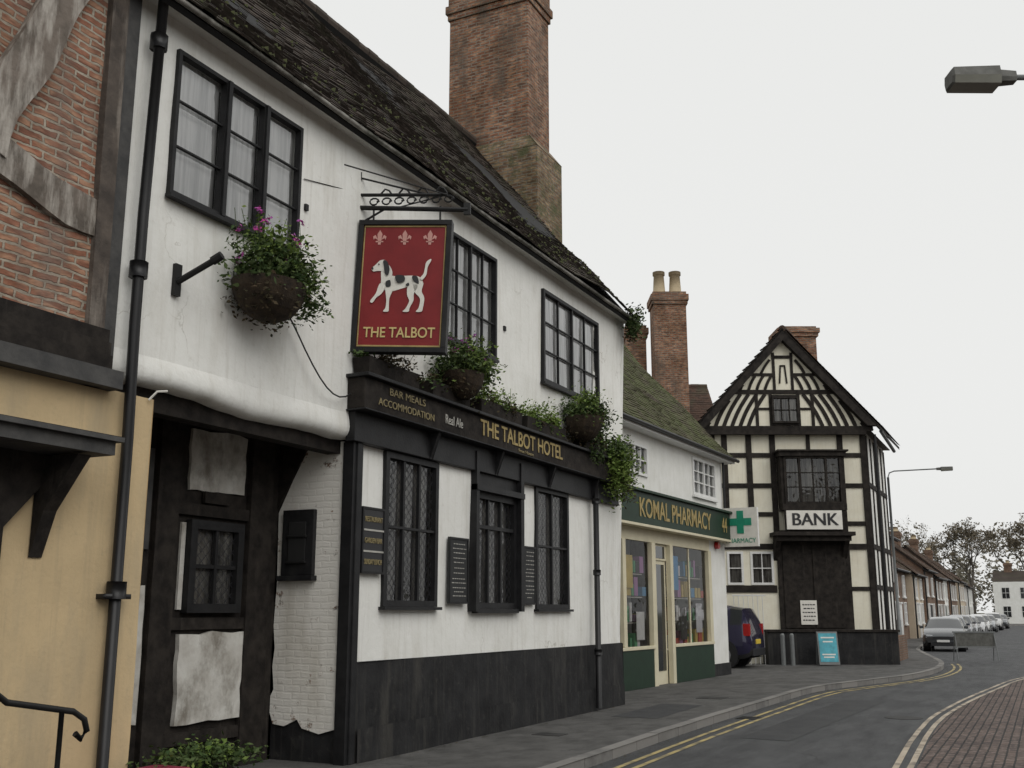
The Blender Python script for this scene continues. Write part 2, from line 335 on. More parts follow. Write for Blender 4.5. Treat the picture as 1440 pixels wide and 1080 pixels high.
def leaves(mb,c,r,n,size,k,clumps=6,sg=.33):
    i=mb.idx(k); cs=[Vector((c[0]+U(-1,1)*r[0]*.7,c[1]+U(-1,1)*r[1]*.7,c[2]+U(-1,1)*r[2]*.7)) for _ in range(clumps)]
    for _ in range(n):
        q=random.choice(cs); v=Vector((random.gauss(0,1),random.gauss(0,1),random.gauss(0,1)))*sg
        p=q+Vector((v.x*r[0],v.y*r[1],v.z*r[2])); s=size*U(.5,1.3)
        a=Vector((U(-1,1),U(-1,1),U(-.6,.6))).normalized(); b=a.cross(Vector((U(-1,1),U(-1,1),U(-1,1)))).normalized()
        bb=len(mb.v); mb.v+=[tuple(p-a*s),tuple(p+b*s*.45),tuple(p+a*s),tuple(p-b*s*.45)]; mb.f.append((bb,bb+1,bb+2,bb+3)); mb.mi.append(i)

# ------------------------------------------------------------------ ground, road, pavements
Lk=[(-20,-2.12),(-5,-2.14),(1,-2.12),(5.4,-2.05),(10,-2.08),(13,-2.12),(14.8,-2.25),(16.3,-2.6),(17.8,-3.0),(19.6,-3.45),(21.6,-3.76),(24,-3.9),(26.5,-3.85),(29,-3.6),(31.5,-3.2),(35,-2.6),(41,-1.7),(50,-1.2),(60,-1.0),(90,-1.0),(125,-1.6),(140,-3.5),(165,-9)]
Rk=[(-20,-6.0),(-5,-5.75),(3.3,-5.42),(6.5,-5.28),(9.4,-5.24),(12,-5.35),(14.4,-5.52),(17.5,-5.8),(21.2,-6.19),(26,-7.2),(31,-8.6),(45,-9.6),(60,-9.8),(125,-9.8),(165,-18)]
def smooth_path(P,n=6):
    out=[]
    for i in range(len(P)-1):
        p0=Vector(P[max(i-1,0)]);p1=Vector(P[i]);p2=Vector(P[i+1]);p3=Vector(P[min(i+2,len(P)-1)])
        for j in range(n):
            t=j/n
            x=p1.x+(p2.x-p1.x)*t
            m1=(p2.y-p0.y)/max(1e-6,(p2.x-p0.x)); m2=(p3.y-p1.y)/max(1e-6,(p3.x-p1.x)); h=p2.x-p1.x
            y=(2*t**3-3*t**2+1)*p1.y+(t**3-2*t**2+t)*h*m1+(-2*t**3+3*t**2)*p2.y+(t**3-t**2)*h*m2
            out.append((x,y))
    out.append(P[-1]); return out
Ls_=smooth_path(Lk); Rs_=smooth_path(Rk)
def normals(P):
    r=[]
    for i in range(len(P)):
        a=Vector(P[max(i-1,0)]); b=Vector(P[min(i+1,len(P)-1)]); d=(b-a).normalized(); r.append(Vector((-d.y,d.x)))
    return r
def strip(mb,P,o0,o1,z,k):
    nn=normals(P)
    for i in range(len(P)-1):
        a=Vector(P[i]);b=Vector(P[i+1]); j0=noise.noise(Vector((a.x*1.7,o0*9,0)))*.008; j1=noise.noise(Vector((b.x*1.7,o0*9,0)))*.008
        q=[a+nn[i]*(o0+j0),b+nn[i+1]*(o0+j1),b+nn[i+1]*(o1+j1),a+nn[i]*(o1+j0)]
        mb.face([(p.x,p.y,z) for p in q],k)
g=MB(); g.face([(-1500,-1500,-.14),(1500,-1500,-.14),(1500,1500,-.14),(-1500,1500,-.14)],'ground'); g.obj('ground')
r_=MB()
r_.face([(-25,-11,-.115),(170,-40,-.115),(170,3,-.115),(-25,3,-.115)],'asphalt'); r_.obj('road')
pm=MB(); pm.face([(5.2,-3.6,-.111),(12.6,-3.9,-.111),(12.5,-3.1,-.111),(5.3,-2.9,-.111)],'patch'); pm.obj('road_patch')
pv=MB()
nn=normals(Ls_)
for i in range(len(Ls_)-1):
    a=Vector(Ls_[i])+nn[i]*.13; b=Vector(Ls_[i+1])+nn[i+1]*.13
    pv.face([(a.x,a.y,0),(b.x,b.y,0),(b.x,9,0),(a.x,9,0)],'pave')
pv.obj('pavement')
pc=MB(); pc.face([(6.2,-1.4,.004),(8.8,-1.35,.004),(8.8,-.6,.004),(6.2,-.65,.004)],'patch'); pc.box(10.2,10.7,-1.3,-.8,-.02,.006,'castiron'); pc.box(3.4,3.7,-1.0,-.6,-.02,.006,'castiron'); pc.obj('footway_cover')
kb=MB()
def resample(P,st):
    out=[Vector(P[0])]; d=0
    for i in range(len(P)-1):
        a=Vector(P[i]);b=Vector(P[i+1]);l=(b-a).length
        while d+l>=st and l>0:
            t=(st-d)/l; a=a.lerp(b,t); out.append(a.copy()); l=(b-a).length; d=0
        d+=l
    return out
K=resample(Ls_,.9)
for i in range(len(K)-1):
    a,b=K[i],K[i+1]; d=(b-a).normalized(); n=Vector((-d.y,d.x)); a2=a+d*.006; b2=b-d*.006; zt=.006+U(-.004,.004)
    kb.prism([(a2.x,a2.y,-.13),(b2.x,b2.y,-.13),(b2.x+n.x*.14,b2.y+n.y*.14,-.13),(a2.x+n.x*.14,a2.y+n.y*.14,-.13)],(0,0,.13+zt),'kerb')
kb.obj('kerb',bevel=.012)
rp=MB()
for i in range(len(Rs_)-1):
    a=Vector(Rs_[i]);b=Vector(Rs_[i+1]); rp.face([(a.x,a.y,-.10),(b.x,b.y,-.10),(b.x,-30 if b.x<140 else -40,-.10),(a.x,-30 if a.x<140 else -40,-.10)],'pavers')
    rp.face([(a.x,a.y,-.10),(b.x,b.y,-.10),(b.x,b.y,-.14),(a.x,a.y,-.14)],'kerb')
rp.obj('brick_pavement')
yl=MB()
Lsub=[p for p in Ls_ if p[0]<29.5]
strip(yl,Lsub,-.26,-.33,-.109,'yline'); strip(yl,Lsub,-.45,-.52,-.109,'yline')
yl.obj('road_marking')
wl=MB(); Rsub=[p for p in Rs_ if p[0]<40]
strip(wl,Rsub,.03,.10,-.109,'wline'); strip(wl,Rsub,.19,.26,-.109,'wline'); wl.obj('road_marking')
mh=MB(); mh.tube([(9.3,-4.6,-.118),(9.3,-4.6,-.109)],.3,'castiron',20); mh.obj('manhole_cover')
gd=MB(); gd.box(7.9,8.35,-2.5,-2.15,-.125,-.108,'signblack')
for i in range(6): gd.box(7.93+i*.07,7.96+i*.07,-2.48,-2.17,-.107,-.104,'castiron')
gd.obj('road_gully')
lt=MB(); il=lt.idx('leafdry')
for _ in range(900):
    x=U(0,28); k_=min(range(len(Ls_)),key=lambda q:abs(Ls_[q][0]-x)); ky=Ls_[k_][1]
    if R()<.5: y=ky-abs(random.gauss(0,.10))-.03; z=-.107
    elif x<8: y=-.13-abs(random.gauss(0,.08)); z=.006
    else: continue
    s=U(.008,.024); a=U(0,6.28); bb=len(lt.v)
    for q in range(4): aa=a+q*math.pi/2; rr=s if q%2 else s*.5; lt.v.append((x+rr*math.cos(aa),y+rr*math.sin(aa),z+U(0,.006)))
    lt.f.append((bb,bb+1,bb+2,bb+3)); lt.mi.append(il)
lt.obj('fallen_leaves')

# ------------------------------------------------------------------ TALBOT INN
T=root('timber_framed_pub')
def warpT(p):
    x,y,z=p
    if x>5: x=x+(x-5)/3.45*(z/7.15*.5-.08)
    return [x,y,z]
w=MB()
win1=(-3.1,-1.23,5.37,6.8); win2=(1.9,3.45,5.2,6.72); win3=(5.05,7.1,5.2,6.72)
gw1=(.62,1.83,1.67,3.46); gw2=(2.8,4.1,1.65,3.2); gw3=(4.8,6.03,1.65,3.48)
ZB=3.80
wall(w,-3.62,8.4,1.05,7.25,'white',0,[win1,win2,win3,gw1,gw2,gw3],[(-3.62,0,1.05,ZB)],.25,.030,warpT)
nx=60; prof=[(0,3.80),(-.008,3.76),(-.018,3.70),(-.024,3.64),(-.018,3.585),(.005,3.54),(.04,3.51),(.10,3.495),(.18,3.49),(.3,3.49)]
b0=len(w.v); iw=w.idx('white')
for i in range(nx+1):
    x=-3.62+3.62*i/nx; dd=wdisp(x,ZB,.030,0); wob=noise.noise(Vector((x*.9,0,5)))*.06+noise.noise(Vector((x*3.1,4,5)))*.018; drop=.06*max(0,min(1,(-x)/3.2))
    ends=max(0,min(1,(0.0-x)/.25))
    for j,(yy,zz) in enumerate(prof):
        t=j/(len(prof)-1); w.v.append((x,dd+yy-wob*.4*math.sin(math.pi*t),zz+(wob+drop)*t+(1-ends)*.04*t))
for i in range(nx):
    for j in range(len(prof)-1):
        a=b0+i*len(prof)+j; c=a+len(prof); w.f.append((a,a+1,c+1,c)); w.mi.append(iw)
w.obj('white_wall',T,smooth=True)
w=MB(); wall(w,0,8.36,-.05,1.06,'blackplinth',-.05,[],[],.3,.02)
w.face([(0,-.05,1.055),(8.36,-.05,1.055),(8.36,.03,1.055),(0,.03,1.055)],'blackplinth')
wall(w,.1,8.36,-.05,.36,'blackplinth',-.085,[],[],.25,.03,seed=4)
w.face([(8.36,-.06,-.05),(8.36,6.8,-.05),(8.36,6.8,1.05),(8.36,-.06,1.05)],'blackplinth')
w.obj('plinth',T,smooth=True)
w=MB(); w.prism([(8.38,0.01,1.05),(8.38,6.9,1.05),(8.9,6.9,7.1),(8.9,3.45,11.5),(8.9,-.02,7.1)],(-.1,0,0),'white2'); w.obj('gable_wall',T)
w=MB(); w.face([(-8,6.9,0),(8.4,6.9,0),(8.4,6.9,7.1),(-8,6.9,7.1)],'white2')
w.box(-3.62,-.02,.06,6.8,3.60,3.68,'timber'); w.box(-8,8.3,1.9,1.95,0,7,'dark'); w.obj('inner_walls',T)
w=MB(); w.box(-3.6,-.02,.16,.34,3.36,3.56,'timber'); w.obj('bressumer_beam',T)
w=MB()
x0,x1,z0,z1=win1
for a,b in ((x0,x0+.68),(x0+.70,x0+1.26),(x0+1.28,x1)): window(w,a,b,z0,z1,1,3,'black',-.01,.030,.008)
w.box(x0+.66,x0+.71,-.065,-.041,z0,z1,'black')
w.box(x0+1.245,x0+1.295,-.065,-.041,z0,z1,'black')
w.box(x0-.03,x1+.03,-.075,.0,z0-.05,z0-.014,'black')
window(w,*win2,4,3,'black',-.01,.035,.009,heavy=(2,))
w.box(win2[0]-.03,win2[1]+.03,-.07,.0,win2[2]-.05,win2[2]-.014,'black')
window(w,win3[0]+.02,win3[1]+.34,win3[2],win3[3],4,3,'black',-.035,.045,.009,heavy=(2,),backd=.05)
w.box(win3[0]-.01,win3[1]+.37,-.09,.0,win3[2]-.05,win3[2]-.014,'black')
w.obj('upper_windows',T)
w=MB()
window(w,*gw1,3,1,'black',-.01,.06,.022,'glassdark','drape',.12,lattice=True)
w.box(gw1[0]+.06,gw1[1]-.06,-.026,.02,2.57,2.60,'black'); w.box(gw1[0]-.05,gw1[1]+.05,-.09,0,gw1[2]-.05,gw1[2]-.014,'black')
window(w,*gw2,3,1,'black',-.01,.07,.022,'glassdark','drape',.12,lattice=True)
w.box(2.8,4.1,-.04,.02,3.214,3.72,'black'); w.box(2.72,2.80,-.12,.02,1.6,3.75,'black'); w.box(4.1,4.2,-.12,.02,1.6,3.75,'black')
w.box(2.86,4.04,-.026,.02,2.72,2.77,'black'); w.box(2.72,4.2,-.135,0,3.22,3.30,'black'); w.box(2.82,4.08,-.09,0,1.58,1.636,'black')
window(w,*gw3,2,1,'black',-.01,.06,.022,'glassdark','drape',.12,lattice=True)
w.box(4.86,5.97,-.026,.02,2.57,2.60,'black'); w.box(4.75,6.08,-.09,0,1.6,1.636,'black')
w.obj('ground_floor_windows',T)
w=MB()
w.box(-.15,8.2,-.10,.03,3.48,3.82,'black')
w.box(-.18,8.25,-.24,.03,3.845,4.20,'timber')
w.box(-.22,8.3,-.31,.03,4.203,4.245,'black')
w.box(-.20,8.27,-.27,.03,3.822,3.842,'black')
w.box(-.03,.08,-.07,.06,.0,3.48,'black')
for x in (1.5,3.3,5.1,6.9): w.prism([(x,-.10,3.5),(x,-.10,3.82),(x,-.22,3.82)],(.07,0,0),'black')
w.obj('fascia_board',T,bevel=.008)
text('lettering_bar_meals','BAR MEALS',.72,4.11,.8,.085,'gold2',T,-.248)
text('lettering_accommodation','ACCOMMODATION',.72,3.96,1.25,.085,'gold2',T,-.248)
text('lettering_real_ale','Real Ale',1.85,4.0,.45,.12,'silver',T,-.248)
text('lettering_hotel_name','THE TALBOT HOTEL',3.95,4.04,2.75,.22,'gold',T,-.248,off=.012)
text('lettering_ales','Free House',4.0,3.885,.5,.05,'gold2',T,-.248)
w=MB()
for (a,b,c,d,k) in ((.11,.57,2.02,2.77,'signblack'),(2.10,2.60,1.70,2.55,'chalk'),(4.30,4.70,1.70,2.55,'chalk')):
    w.box(a,b,-.06,-.03,c,d,k)
    for q in ((a,b,c,c+.025),(a,b,d-.025,d),(a,a+.025,c+.025,d-.025),(b-.025,b,c+.025,d-.025)): w.box(q[0],q[1],-.07,-.061,q[2],q[3],'black')
for z in (2.26,2.50): w.box(.135,.545,-.068,-.061,z,z+.02,'silver')
for (a,b) in ((2.16,2.54),(4.35,4.65)):
    z=2.46
    while z>1.78:
        l=U(.5,1)*(b-a); s=(b-a-l)/2; x=a+s
        while x<a+s+l:
            ww=U(.02,.06); w.box(x,min(x+ww,b),-.063,-.0605,z,z+.011,'silver'); x+=ww+.018
        z-=U(.05,.075)
w.obj('notice_boards',T)
text('lettering_board','RESTAURANT',.34,2.63,.35,.06,'gold2',T,-.064)
text('lettering_board','GARDEN BAR',.34,2.39,.35,.06,'gold2',T,-.064)
text('lettering_board','SUNDAY LUNCH',.34,2.15,.35,.06,'gold2',T,-.064)
w=MB()
w.tube([(6.95,-.15,.05),(6.95,-.15,3.5),(6.95,-.15,3.9)],.05,'pipe',10)
for z in (.9,2.2,3.4): w.tube([(6.95,-.15,z),(6.95,-.15,z+.09)],.068,'pipe',10)
w.obj('side_downpipe',T,smooth=True)
w=MB()
w.tube([(-3.46,-.12,-.0),(-3.46,-.12,3.0),(-3.49,-.13,4.0),(-3.49,-.13,5.0),(-3.45,-.14,7.3)],.048,'pipe',10)
for z,xx in ((1.7,-3.46),(4.42,-3.49),(6.6,-3.46)): w.tube([(xx,-.125,z),(xx,-.125,z+.14)],.08,'pipe',10)
w.box(-3.59,-3.33,-.16,-.02,1.70,1.74,'pipe')
w.obj('front_downpipe',T,smooth=True)
w=MB()
w.prism([(-8,-.26,7.10),(-8,.05,7.10),(-8,.05,7.22),(-8,-.26,7.15)],(16.95,0,0),'white2')
tiles(w,-8,9.0,(-.34,7.12),(3.45,11.7),'tile',.17,.105,.14,3,jit=.009)
tiles(w,-8,9.0,(7.3,7.12),(3.45,11.7),'tile',.34,.2,.05,5)
ridge(w,(-8,3.45,11.72),(9.0,3.45,11.72),'tile',.13)
w.obj('tiled_roof',T)
w=MB(); pts=[(-8+i*.5,-.29,7.09+noise.noise(Vector((i*.3,0,0)))*.03) for i in range(35)]
w.tube(pts,.030,'gutter',8)
w.obj('gutter',T,smooth=True)
w=MB(); im=w.idx('mossclump')
for _ in range(520):
    x=U(-6,8.9); t=abs(random.gauss(0,.3))
    if t>1: continue
    y=-.34+3.79*t; z=7.12+4.58*t; s=U(.012,.042); n_=Vector((0,-.77,.64)); c=Vector((x,y,z))+n_*(.02+noise.noise(Vector((x*.35+3,t*5.9*.5,1)))*.14-.14*.6*math.sin(math.pi*t))
    bb=len(w.v)
    for q in ((s,0,0),(0,s*.6,s*.7),(-s,0,0),(0,-s*.6,-s*.7)): w.v.append(tuple(c+Vector(q)))
    w.v.append(tuple(c+n_*s*.9))
    for j in range(4): w.f.append((bb+j,bb+(j+1)%4,bb+4)); w.mi.append(im)
w.obj('roof_moss',T,smooth=True)
w=MB()
w.box(8.93,10.2,1.83,4.25,6,11.25,'chimlow')
w.prism([(8.93,1.83,11.25),(10.2,1.83,11.25),(10.1,2.05,11.55),(9.0,2.05,11.55)],(0,2.3,0),'chimlow')
w.box(9.0,10.1,2.08,4.05,11.5,15.0,'chim')
w.box(8.96,10.14,2.04,4.09,14.75,14.9,'chim'); w.box(8.92,10.18,2.0,4.13,14.9,15.1,'chim'); w.box(8.97,10.13,2.05,4.08,15.1,15.5,'chim')
w.obj('brick_chimney',T,bevel=.015)
w=MB()
w.box(-4.0,.0,1.0,1.1,0,3.6,'timber')
for a,b in ((-3.1,-2.9),(-2.02,-1.72),(-.62,-.25)): w.box(a,b,.93,1.0,0,3.6,'timber')
for z in (.30,1.42,2.58): w.box(-1.72,-.62,.95,1.0,z,z+.12,'timber')
def irr(x0,x1,y0,y1,z0,z1,k,sd):
    P=[]
    for (ax,az,bx,bz) in ((x0,z0,x1,z0),(x1,z0,x1,z1),(x1,z1,x0,z1),(x0,z1,x0,z0)):
        for j in range(6):
            t=j/6; P.append((ax+(bx-ax)*t+noise.noise(Vector((t*4+ax*3+sd,az,0)))*.035,y0,az+(bz-az)*t+noise.noise(Vector((az*3+sd,t*4,ax)))*.035))
    w.prism(P,(0,y1-y0,0),k)
irr(-1.56,-.70,.965,.998,2.86,3.5,'dirtywhite',1); irr(-1.58,-.62,.945,.998,.50,1.38,'dirtywhite',2)
irr(-2.34,-2.06,.97,.998,.55,1.85,'dirtywhite',3); w.box(-2.34,-2.06,.97,.998,2.2,3.2,'greytimber')
w.box(-1.62,-1.56,.97,.998,1.62,2.5,'dirtywhite'); w.box(-.73,-.66,.97,.998,1.62,2.5,'dirtywhite')
w.obj('porch_back_wall',T)
w=MB(); window(w,-1.54,-.75,1.6,2.52,2,2,'black',.93,.08,.02,'glassdark','drape',.06,lattice=True)
w.box(-1.35,-.95,.93,.97,2.72,2.84,'timber'); w.obj('porch_window',T)
w=MB(); w.box(-2.9,-2.36,.96,.995,0.05,3.3,'black'); w.box(-2.82,-2.44,.94,.958,1.9,3.0,'timber'); w.box(-2.82,-2.44,.94,.958,.3,1.6,'timber'); w.obj('porch_door',T)
w=MB()
jag=[(.10,.36),(.32,.30),(.55,.35),(.62,.44),(.80,.36),(.95,.38),(1.0,.5),(1.03,.62),(.96,.75),(.99,1.0),(.97,1.2),(1.0,1.45),(.98,1.9),(1.0,2.72),(.60,3.5),(.12,3.5)]
w.prism([(-.02,y,z) for y,z in jag],(-.03,0,0),'paintbrick')
w.box(-.018,.02,.0,1.05,-.05,3.5,'blackplinth')
w.box(-.06,.015,1.0,1.25,0,3.55,'timber')
w.prism([(-.08,1.02,2.72),(-.08,1.25,2.6),(-.08,1.25,3.55),(-.08,.55,3.55)],(.07,0,0),'timber')
w.box(-.09,-.02,-.05,.09,0,3.48,'black')
w.obj('brick_jamb',T)
w=MB(); q=-.13
w.box(-.11,-.05,.58+q,1.02+q,2.0,2.74,'black'); w.box(-.125,-.11,.68+q,.92+q,2.15,2.6,'dark'); w.box(-.15,-.05,.55+q,1.05+q,1.94,1.998,'black'); w.box(-.14,-.112,.66+q,.94+q,2.13,2.16,'iron'); w.box(-.14,-.112,.66+q,.94+q,2.42,2.45,'iron')
w.obj('notice_case',T,bevel=.008)
w=MB()
w.box(-2.98,-2.90,-.05,-.01,4.42,4.72,'iron'); w.tube([(-2.94,-.04,4.55),(-2.86,-.42,4.74)],.03,'iron',8); w.tube([(-2.87,-.38,4.72),(-2.85,-.47,4.77)],.042,'iron',8)
w.obj('flag_bracket',T)
w=MB()
pts=[(-1.35,-.05,4.65)]
for i in range(1,10):
    t=i/9; pts.append((-1.35+1.15*t,-.06-.05*math.sin(t*3.1),4.65-.25*t-.55*math.sin(math.pi*t*.75)))
w.tube(pts,.009,'iron',5); w.tube([(-1.15,-.02,6.25),(-.2,-.02,6.45)],.005,'iron',5)
w.tube([(-3.2,-.06,3.4),(-3.15,-.10,3.48),(-3.05,-.12,3.5)],.01,'signwhite',5); w.obj('loose_cable',T)
w=MB(); w.box(-1.12,-1.07,-.04,-.01,5.9,5.97,'iron'); w.box(3.7,3.76,-.04,-.01,5.7,5.77,'iron'); w.obj('wall_fixings',T)

# ------------------------------------------------------------------ left neighbour
B=root('brick_and_timber_house')
w=MB()
wall(w,-9,-3.12,-.1,3.42,'yellow',-.04,[],[],.35,.015)
w.face([(-3.12,-.04,-.1),(-3.12,1.0,-.1),(-3.12,1.0,3.42),(-3.12,-.04,3.42)],'yellow')
w.obj('yellow_wall',B,smooth=False)
w=MB(); wall(w,-9,-3.85,3.9,7.6,'brickL',-.02,[],[],.2,.035); w.obj('brick_infill',B,smooth=True)
w=MB()
w.prism([(-3.92,-.08,3.4),(-3.76,-.08,3.4),(-3.79,-.08,7.3),(-3.97,-.08,7.3)],(0,.12,0),'posttimber')
w.prism([(-3.76,-.05,3.4),(-3.62,-.05,3.4),(-3.62,-.05,7.3),(-3.79,-.05,7.3)],(0,.09,0),'greytimber')
for j in range(3):
    z=3.56+j*.115; w.box(-9,-3.72,-.10-.03*(2-j),.0,z,z+.108,'timber')
w.box(-9,-3.62,-.19,.0,3.40,3.55,'greytimber')
def wavy(P0,P1,wd,y0,th,k,sd,n=14):
    P0=Vector((P0[0],0,P0[1]));P1=Vector((P1[0],0,P1[1])); d=(P1-P0); nn_=Vector((-d.z,0,d.x)).normalized(); up=[];lo=[]
    for i in range(n+1):
        t=i/n; c=P0+d*t+nn_*noise.noise(Vector((t*2.2+sd,0,0)))*.12; a=wd/2*(1+.35*noise.noise(Vector((t*4+sd,3,0)))); b=wd/2*(1+.35*noise.noise(Vector((t*4+sd,7,0))))
        up.append(c+nn_*a); lo.append(c-nn_*b)
    for i in range(n):
        w.prism([(lo[i].x,y0,lo[i].z),(lo[i+1].x,y0,lo[i+1].z),(up[i+1].x,y0,up[i+1].z),(up[i].x,y0,up[i].z)],(0,th,0),k)
wavy((-6.2,5.3),(-3.86,4.78),.30,-.065,.065,'oldtimber',1)
wavy((-5.0,5.05),(-4.15,7.4),.34,-.085,.08,'oldtimber',5)
w.obj('timber_frame',B)
w=MB()
w.box(-9,-3.98,-.55,-.05,2.78,2.88,'greytimber'); w.box(-9,-3.94,-.6,-.05,2.883,2.92,'greytimber')
w.prism([(-9,-.6,2.923),(-9,-.05,3.02),(-9,-.05,2.923)],(5.06,0,0),'greytimber')
w.prism([(-4.28,-.06,2.0),(-4.28,-.06,2.76),(-4.28,-.5,2.76),(-4.28,-.42,2.66),(-4.28,-.18,2.35)],(.12,0,0),'timber')
w.prism([(-4.75,-.06,2.78),(-4.05,-.06,2.78),(-4.3,-.06,2.5),(-4.75,-.06,2.0)],(0,-.06,0),'timber')
w.box(-9,-4.55,-.10,-.0,0,2.78,'timber')
w.box(-5.6,-4.8,-.13,-.101,.1,2.6,'black')
w.obj('door_canopy',B)
w=MB()
hr=[(-4.9,-.75,1.02),(-4.35,-.75,.92),(-4.25,-.75,.86),(-4.22,-.75,.78),(-4.27,-.75,.73),(-4.32,-.75,.77)]
w.tube([(-5.6,-.75,1.5)]+hr,.022,'iron',8); w.tube([(-4.45,-.75,0),(-4.45,-.75,.93)],.018,'iron',8); w.tube([(-5.2,-.75,0),(-5.2,-.75,1.24)],.018,'iron',8)
w.obj('handrail',B,smooth=True)

# ------------------------------------------------------------------ hanging sign
S=root('hanging_pub_sign',(-.05,-.06,0),rad(-69.6))
w=MB()
Rt=Matrix.Translation((.5,0,6.1))@Matrix.Rotation(rad(2.2),4,'Y')@Matrix.Translation((-.5,0,-6.1))
def sb(x0,x1,y0,y1,z0,z1,k): w.box(x0,x1,y0,y1,z0,z1,k,Rt)
sb(.0,1.04,-.045,.045,4.54,6.06,'red')
for q in ((-.035,1.075,4.50,4.56),(-.035,1.075,6.04,6.10)): sb(q[0],q[1],-.075,.075,q[2],q[3],'black')
for q in ((-.035,.025),(1.015,1.075)): sb(q[0],q[1],-.075,.075,4.56,6.04,'black')
for q in ((.03,1.01,4.565,4.585),(.03,1.01,6.015,6.035)): sb(q[0],q[1],-.055,.055,q[2],q[3],'gold')
for q in ((.03,.045),(.995,1.01)): sb(q[0],q[1],-.055,.055,4.585,6.015,'gold')
w.obj('sign_panel',S,bevel=.004)
def emblem():
    w=MB()
    def P(pts,k,yy): w.prism([tuple(Rt@Vector((.52+a,yy,5.32+b))) for a,b in pts],(0,-.003,0),k)
    def curve(pts,n=5):
        out=[]; m=len(pts)
        for i in range(m):
            p0,p1,p2,p3=[Vector(pts[(i+q)%m]) for q in (-1,0,1,2)]
            for j in range(n):
                t=j/n; out.append(tuple(.5*((2*p1)+(-p0+p2)*t+(2*p0-5*p1+4*p2-p3)*t*t+(-p0+3*p1-3*p2+p3)*t**3)))
        return out
    yy=-.0465
    P(curve([(-.22,.13),(-.10,.095),(.05,.10),(.18,.095),(.24,.04),(.23,-.05),(.14,-.02),(.02,-.05),(-.12,-.09),(-.21,-.07),(-.25,.02)]),'signwhite',yy)
    P(curve([(-.25,.22),(-.17,.23),(-.12,.13),(-.16,.03),(-.24,.02)]),'signwhite',yy-.0035)
    P(curve([(-.37,.185),(-.32,.235),(-.27,.285),(-.20,.28),(-.17,.21),(-.21,.16),(-.29,.155),(-.35,.15)]),'signwhite',yy-.007)
    for leg in ([(-.26,.0),(-.19,-.02),(-.23,-.12),(-.29,-.17),(-.33,-.23),(-.36,-.21),(-.30,-.12)],[(-.19,-.02),(-.10,-.05),(-.135,-.18),(-.135,-.30),(-.14,-.335),(-.20,-.335),(-.175,-.29),(-.17,-.20)],
                [(.08,-.02),(.19,-.02),(.15,-.12),(.15,-.20),(.11,-.29),(.10,-.335),(.03,-.335),(.06,-.30),(.10,-.21),(.07,-.13)],[(.14,.02),(.25,.02),(.24,-.09),(.275,-.17),(.265,-.29),(.25,-.335),(.185,-.335),(.215,-.29),(.225,-.18),(.16,-.10)]):
        P(curve(leg,4),'signwhite',yy-.0105)
    P(curve([(.215,.07),(.24,.045),(.285,.11),(.295,.20),(.33,.275),(.325,.30),(.275,.26),(.262,.18),(.25,.12)]),'signwhite',yy-.014)
    P(curve([(-.235,.275),(-.19,.27),(-.155,.18),(-.17,.10),(-.205,.12),(-.22,.19)]),'signblack',yy-.0175)
    P(curve([(-.08,.095),(.02,.095),(.03,.03),(-.05,.01)]),'signblack',yy-.0175)
    P(curve([(.12,.09),(.18,.085),(.2,.0),(.14,.03)]),'signblack',yy-.0175)
    P(curve([(-.19,.02),(-.14,.04),(-.13,-.03),(-.18,-.04)]),'signblack',yy-.0175)
    P(curve([(.05,-.01),(.08,.01),(.09,-.02),(.06,-.03)]),'signblack',yy-.0175)
    P(curve([(-.37,.185),(-.355,.20),(-.345,.18),(-.36,.165)],3),'signblack',yy-.0175)
    P(curve([(-.295,.235),(-.283,.242),(-.275,.232),(-.287,.225)],3),'signblack',yy-.0175)
    for cx in (-.30,0,.30):
        for pl in ([(0,.10),(.03,.05),(.015,-.08),(-.015,-.08),(-.03,.05)],[(.02,-.02),(.05,.04),(.08,.02),(.07,-.02),(.06,.0)],[(-.02,-.02),(-.05,.04),(-.08,.02),(-.07,-.02),(-.06,.0)],[(-.045,-.035),(.045,-.035),(.045,-.05),(-.045,-.05)]):
            P([(a+cx,b+.56) for a,b in pl],'pinkmark',yy)
    return w
emblem().obj('sign_picture',S)
text('sign_lettering','THE TALBOT',0,0,.84,.125,'sgold',S,loc=tuple(Rt@Vector((.52,-.052,4.73))),off=.012).rotation_euler=(rad(90),rad(2.2),0)
w=MB()
w.tube([(-.06,0,6.1),(-.06,0,6.75)],.022,'iron'); w.tube([(-.06,0,6.30),(1.25,0,6.22)],.030,'iron'); w.tube([(-.06,0,6.46),(1.0,0,6.42)],.022,'iron')
w.tube([(-.3,0,6.33),(-.06,0,6.30)],.018,'iron'); w.tube([(-.06,0,6.68),(.75,0,6.44)],.012,'iron')
w.box(1.2,1.28,-.02,.02,6.16,6.30,'iron')
for i in range(7):
    cx=.12+i*.15; pts=[(cx+.06*math.cos(a)*(1-.05*a),0,6.365+.05*math.sin(a)*(1-.05*a)) for a in [j*.6 for j in range(12)]]; w.tube(pts,.011,'iron',5)
for i in range(4):
    cx=.2+i*.22; w.tube([(cx,0,6.46),(cx+.05,0,6.52),(cx+.1,0,6.5),(cx+.14,0,6.44)],.012,'iron',5)
for x in (.12,.92): w.tube([(x,0,6.28),(x,0,6.08)],.012,'iron')
for sx in (-1,1): w.tube([(1.0,0,6.42),(-.05,.75*sx,6.52)],.009,'iron',5)
w.tube([(-.04,0,6.1),(.25,0,6.27)],.014,'iron')
w.obj('iron_bracket',S)

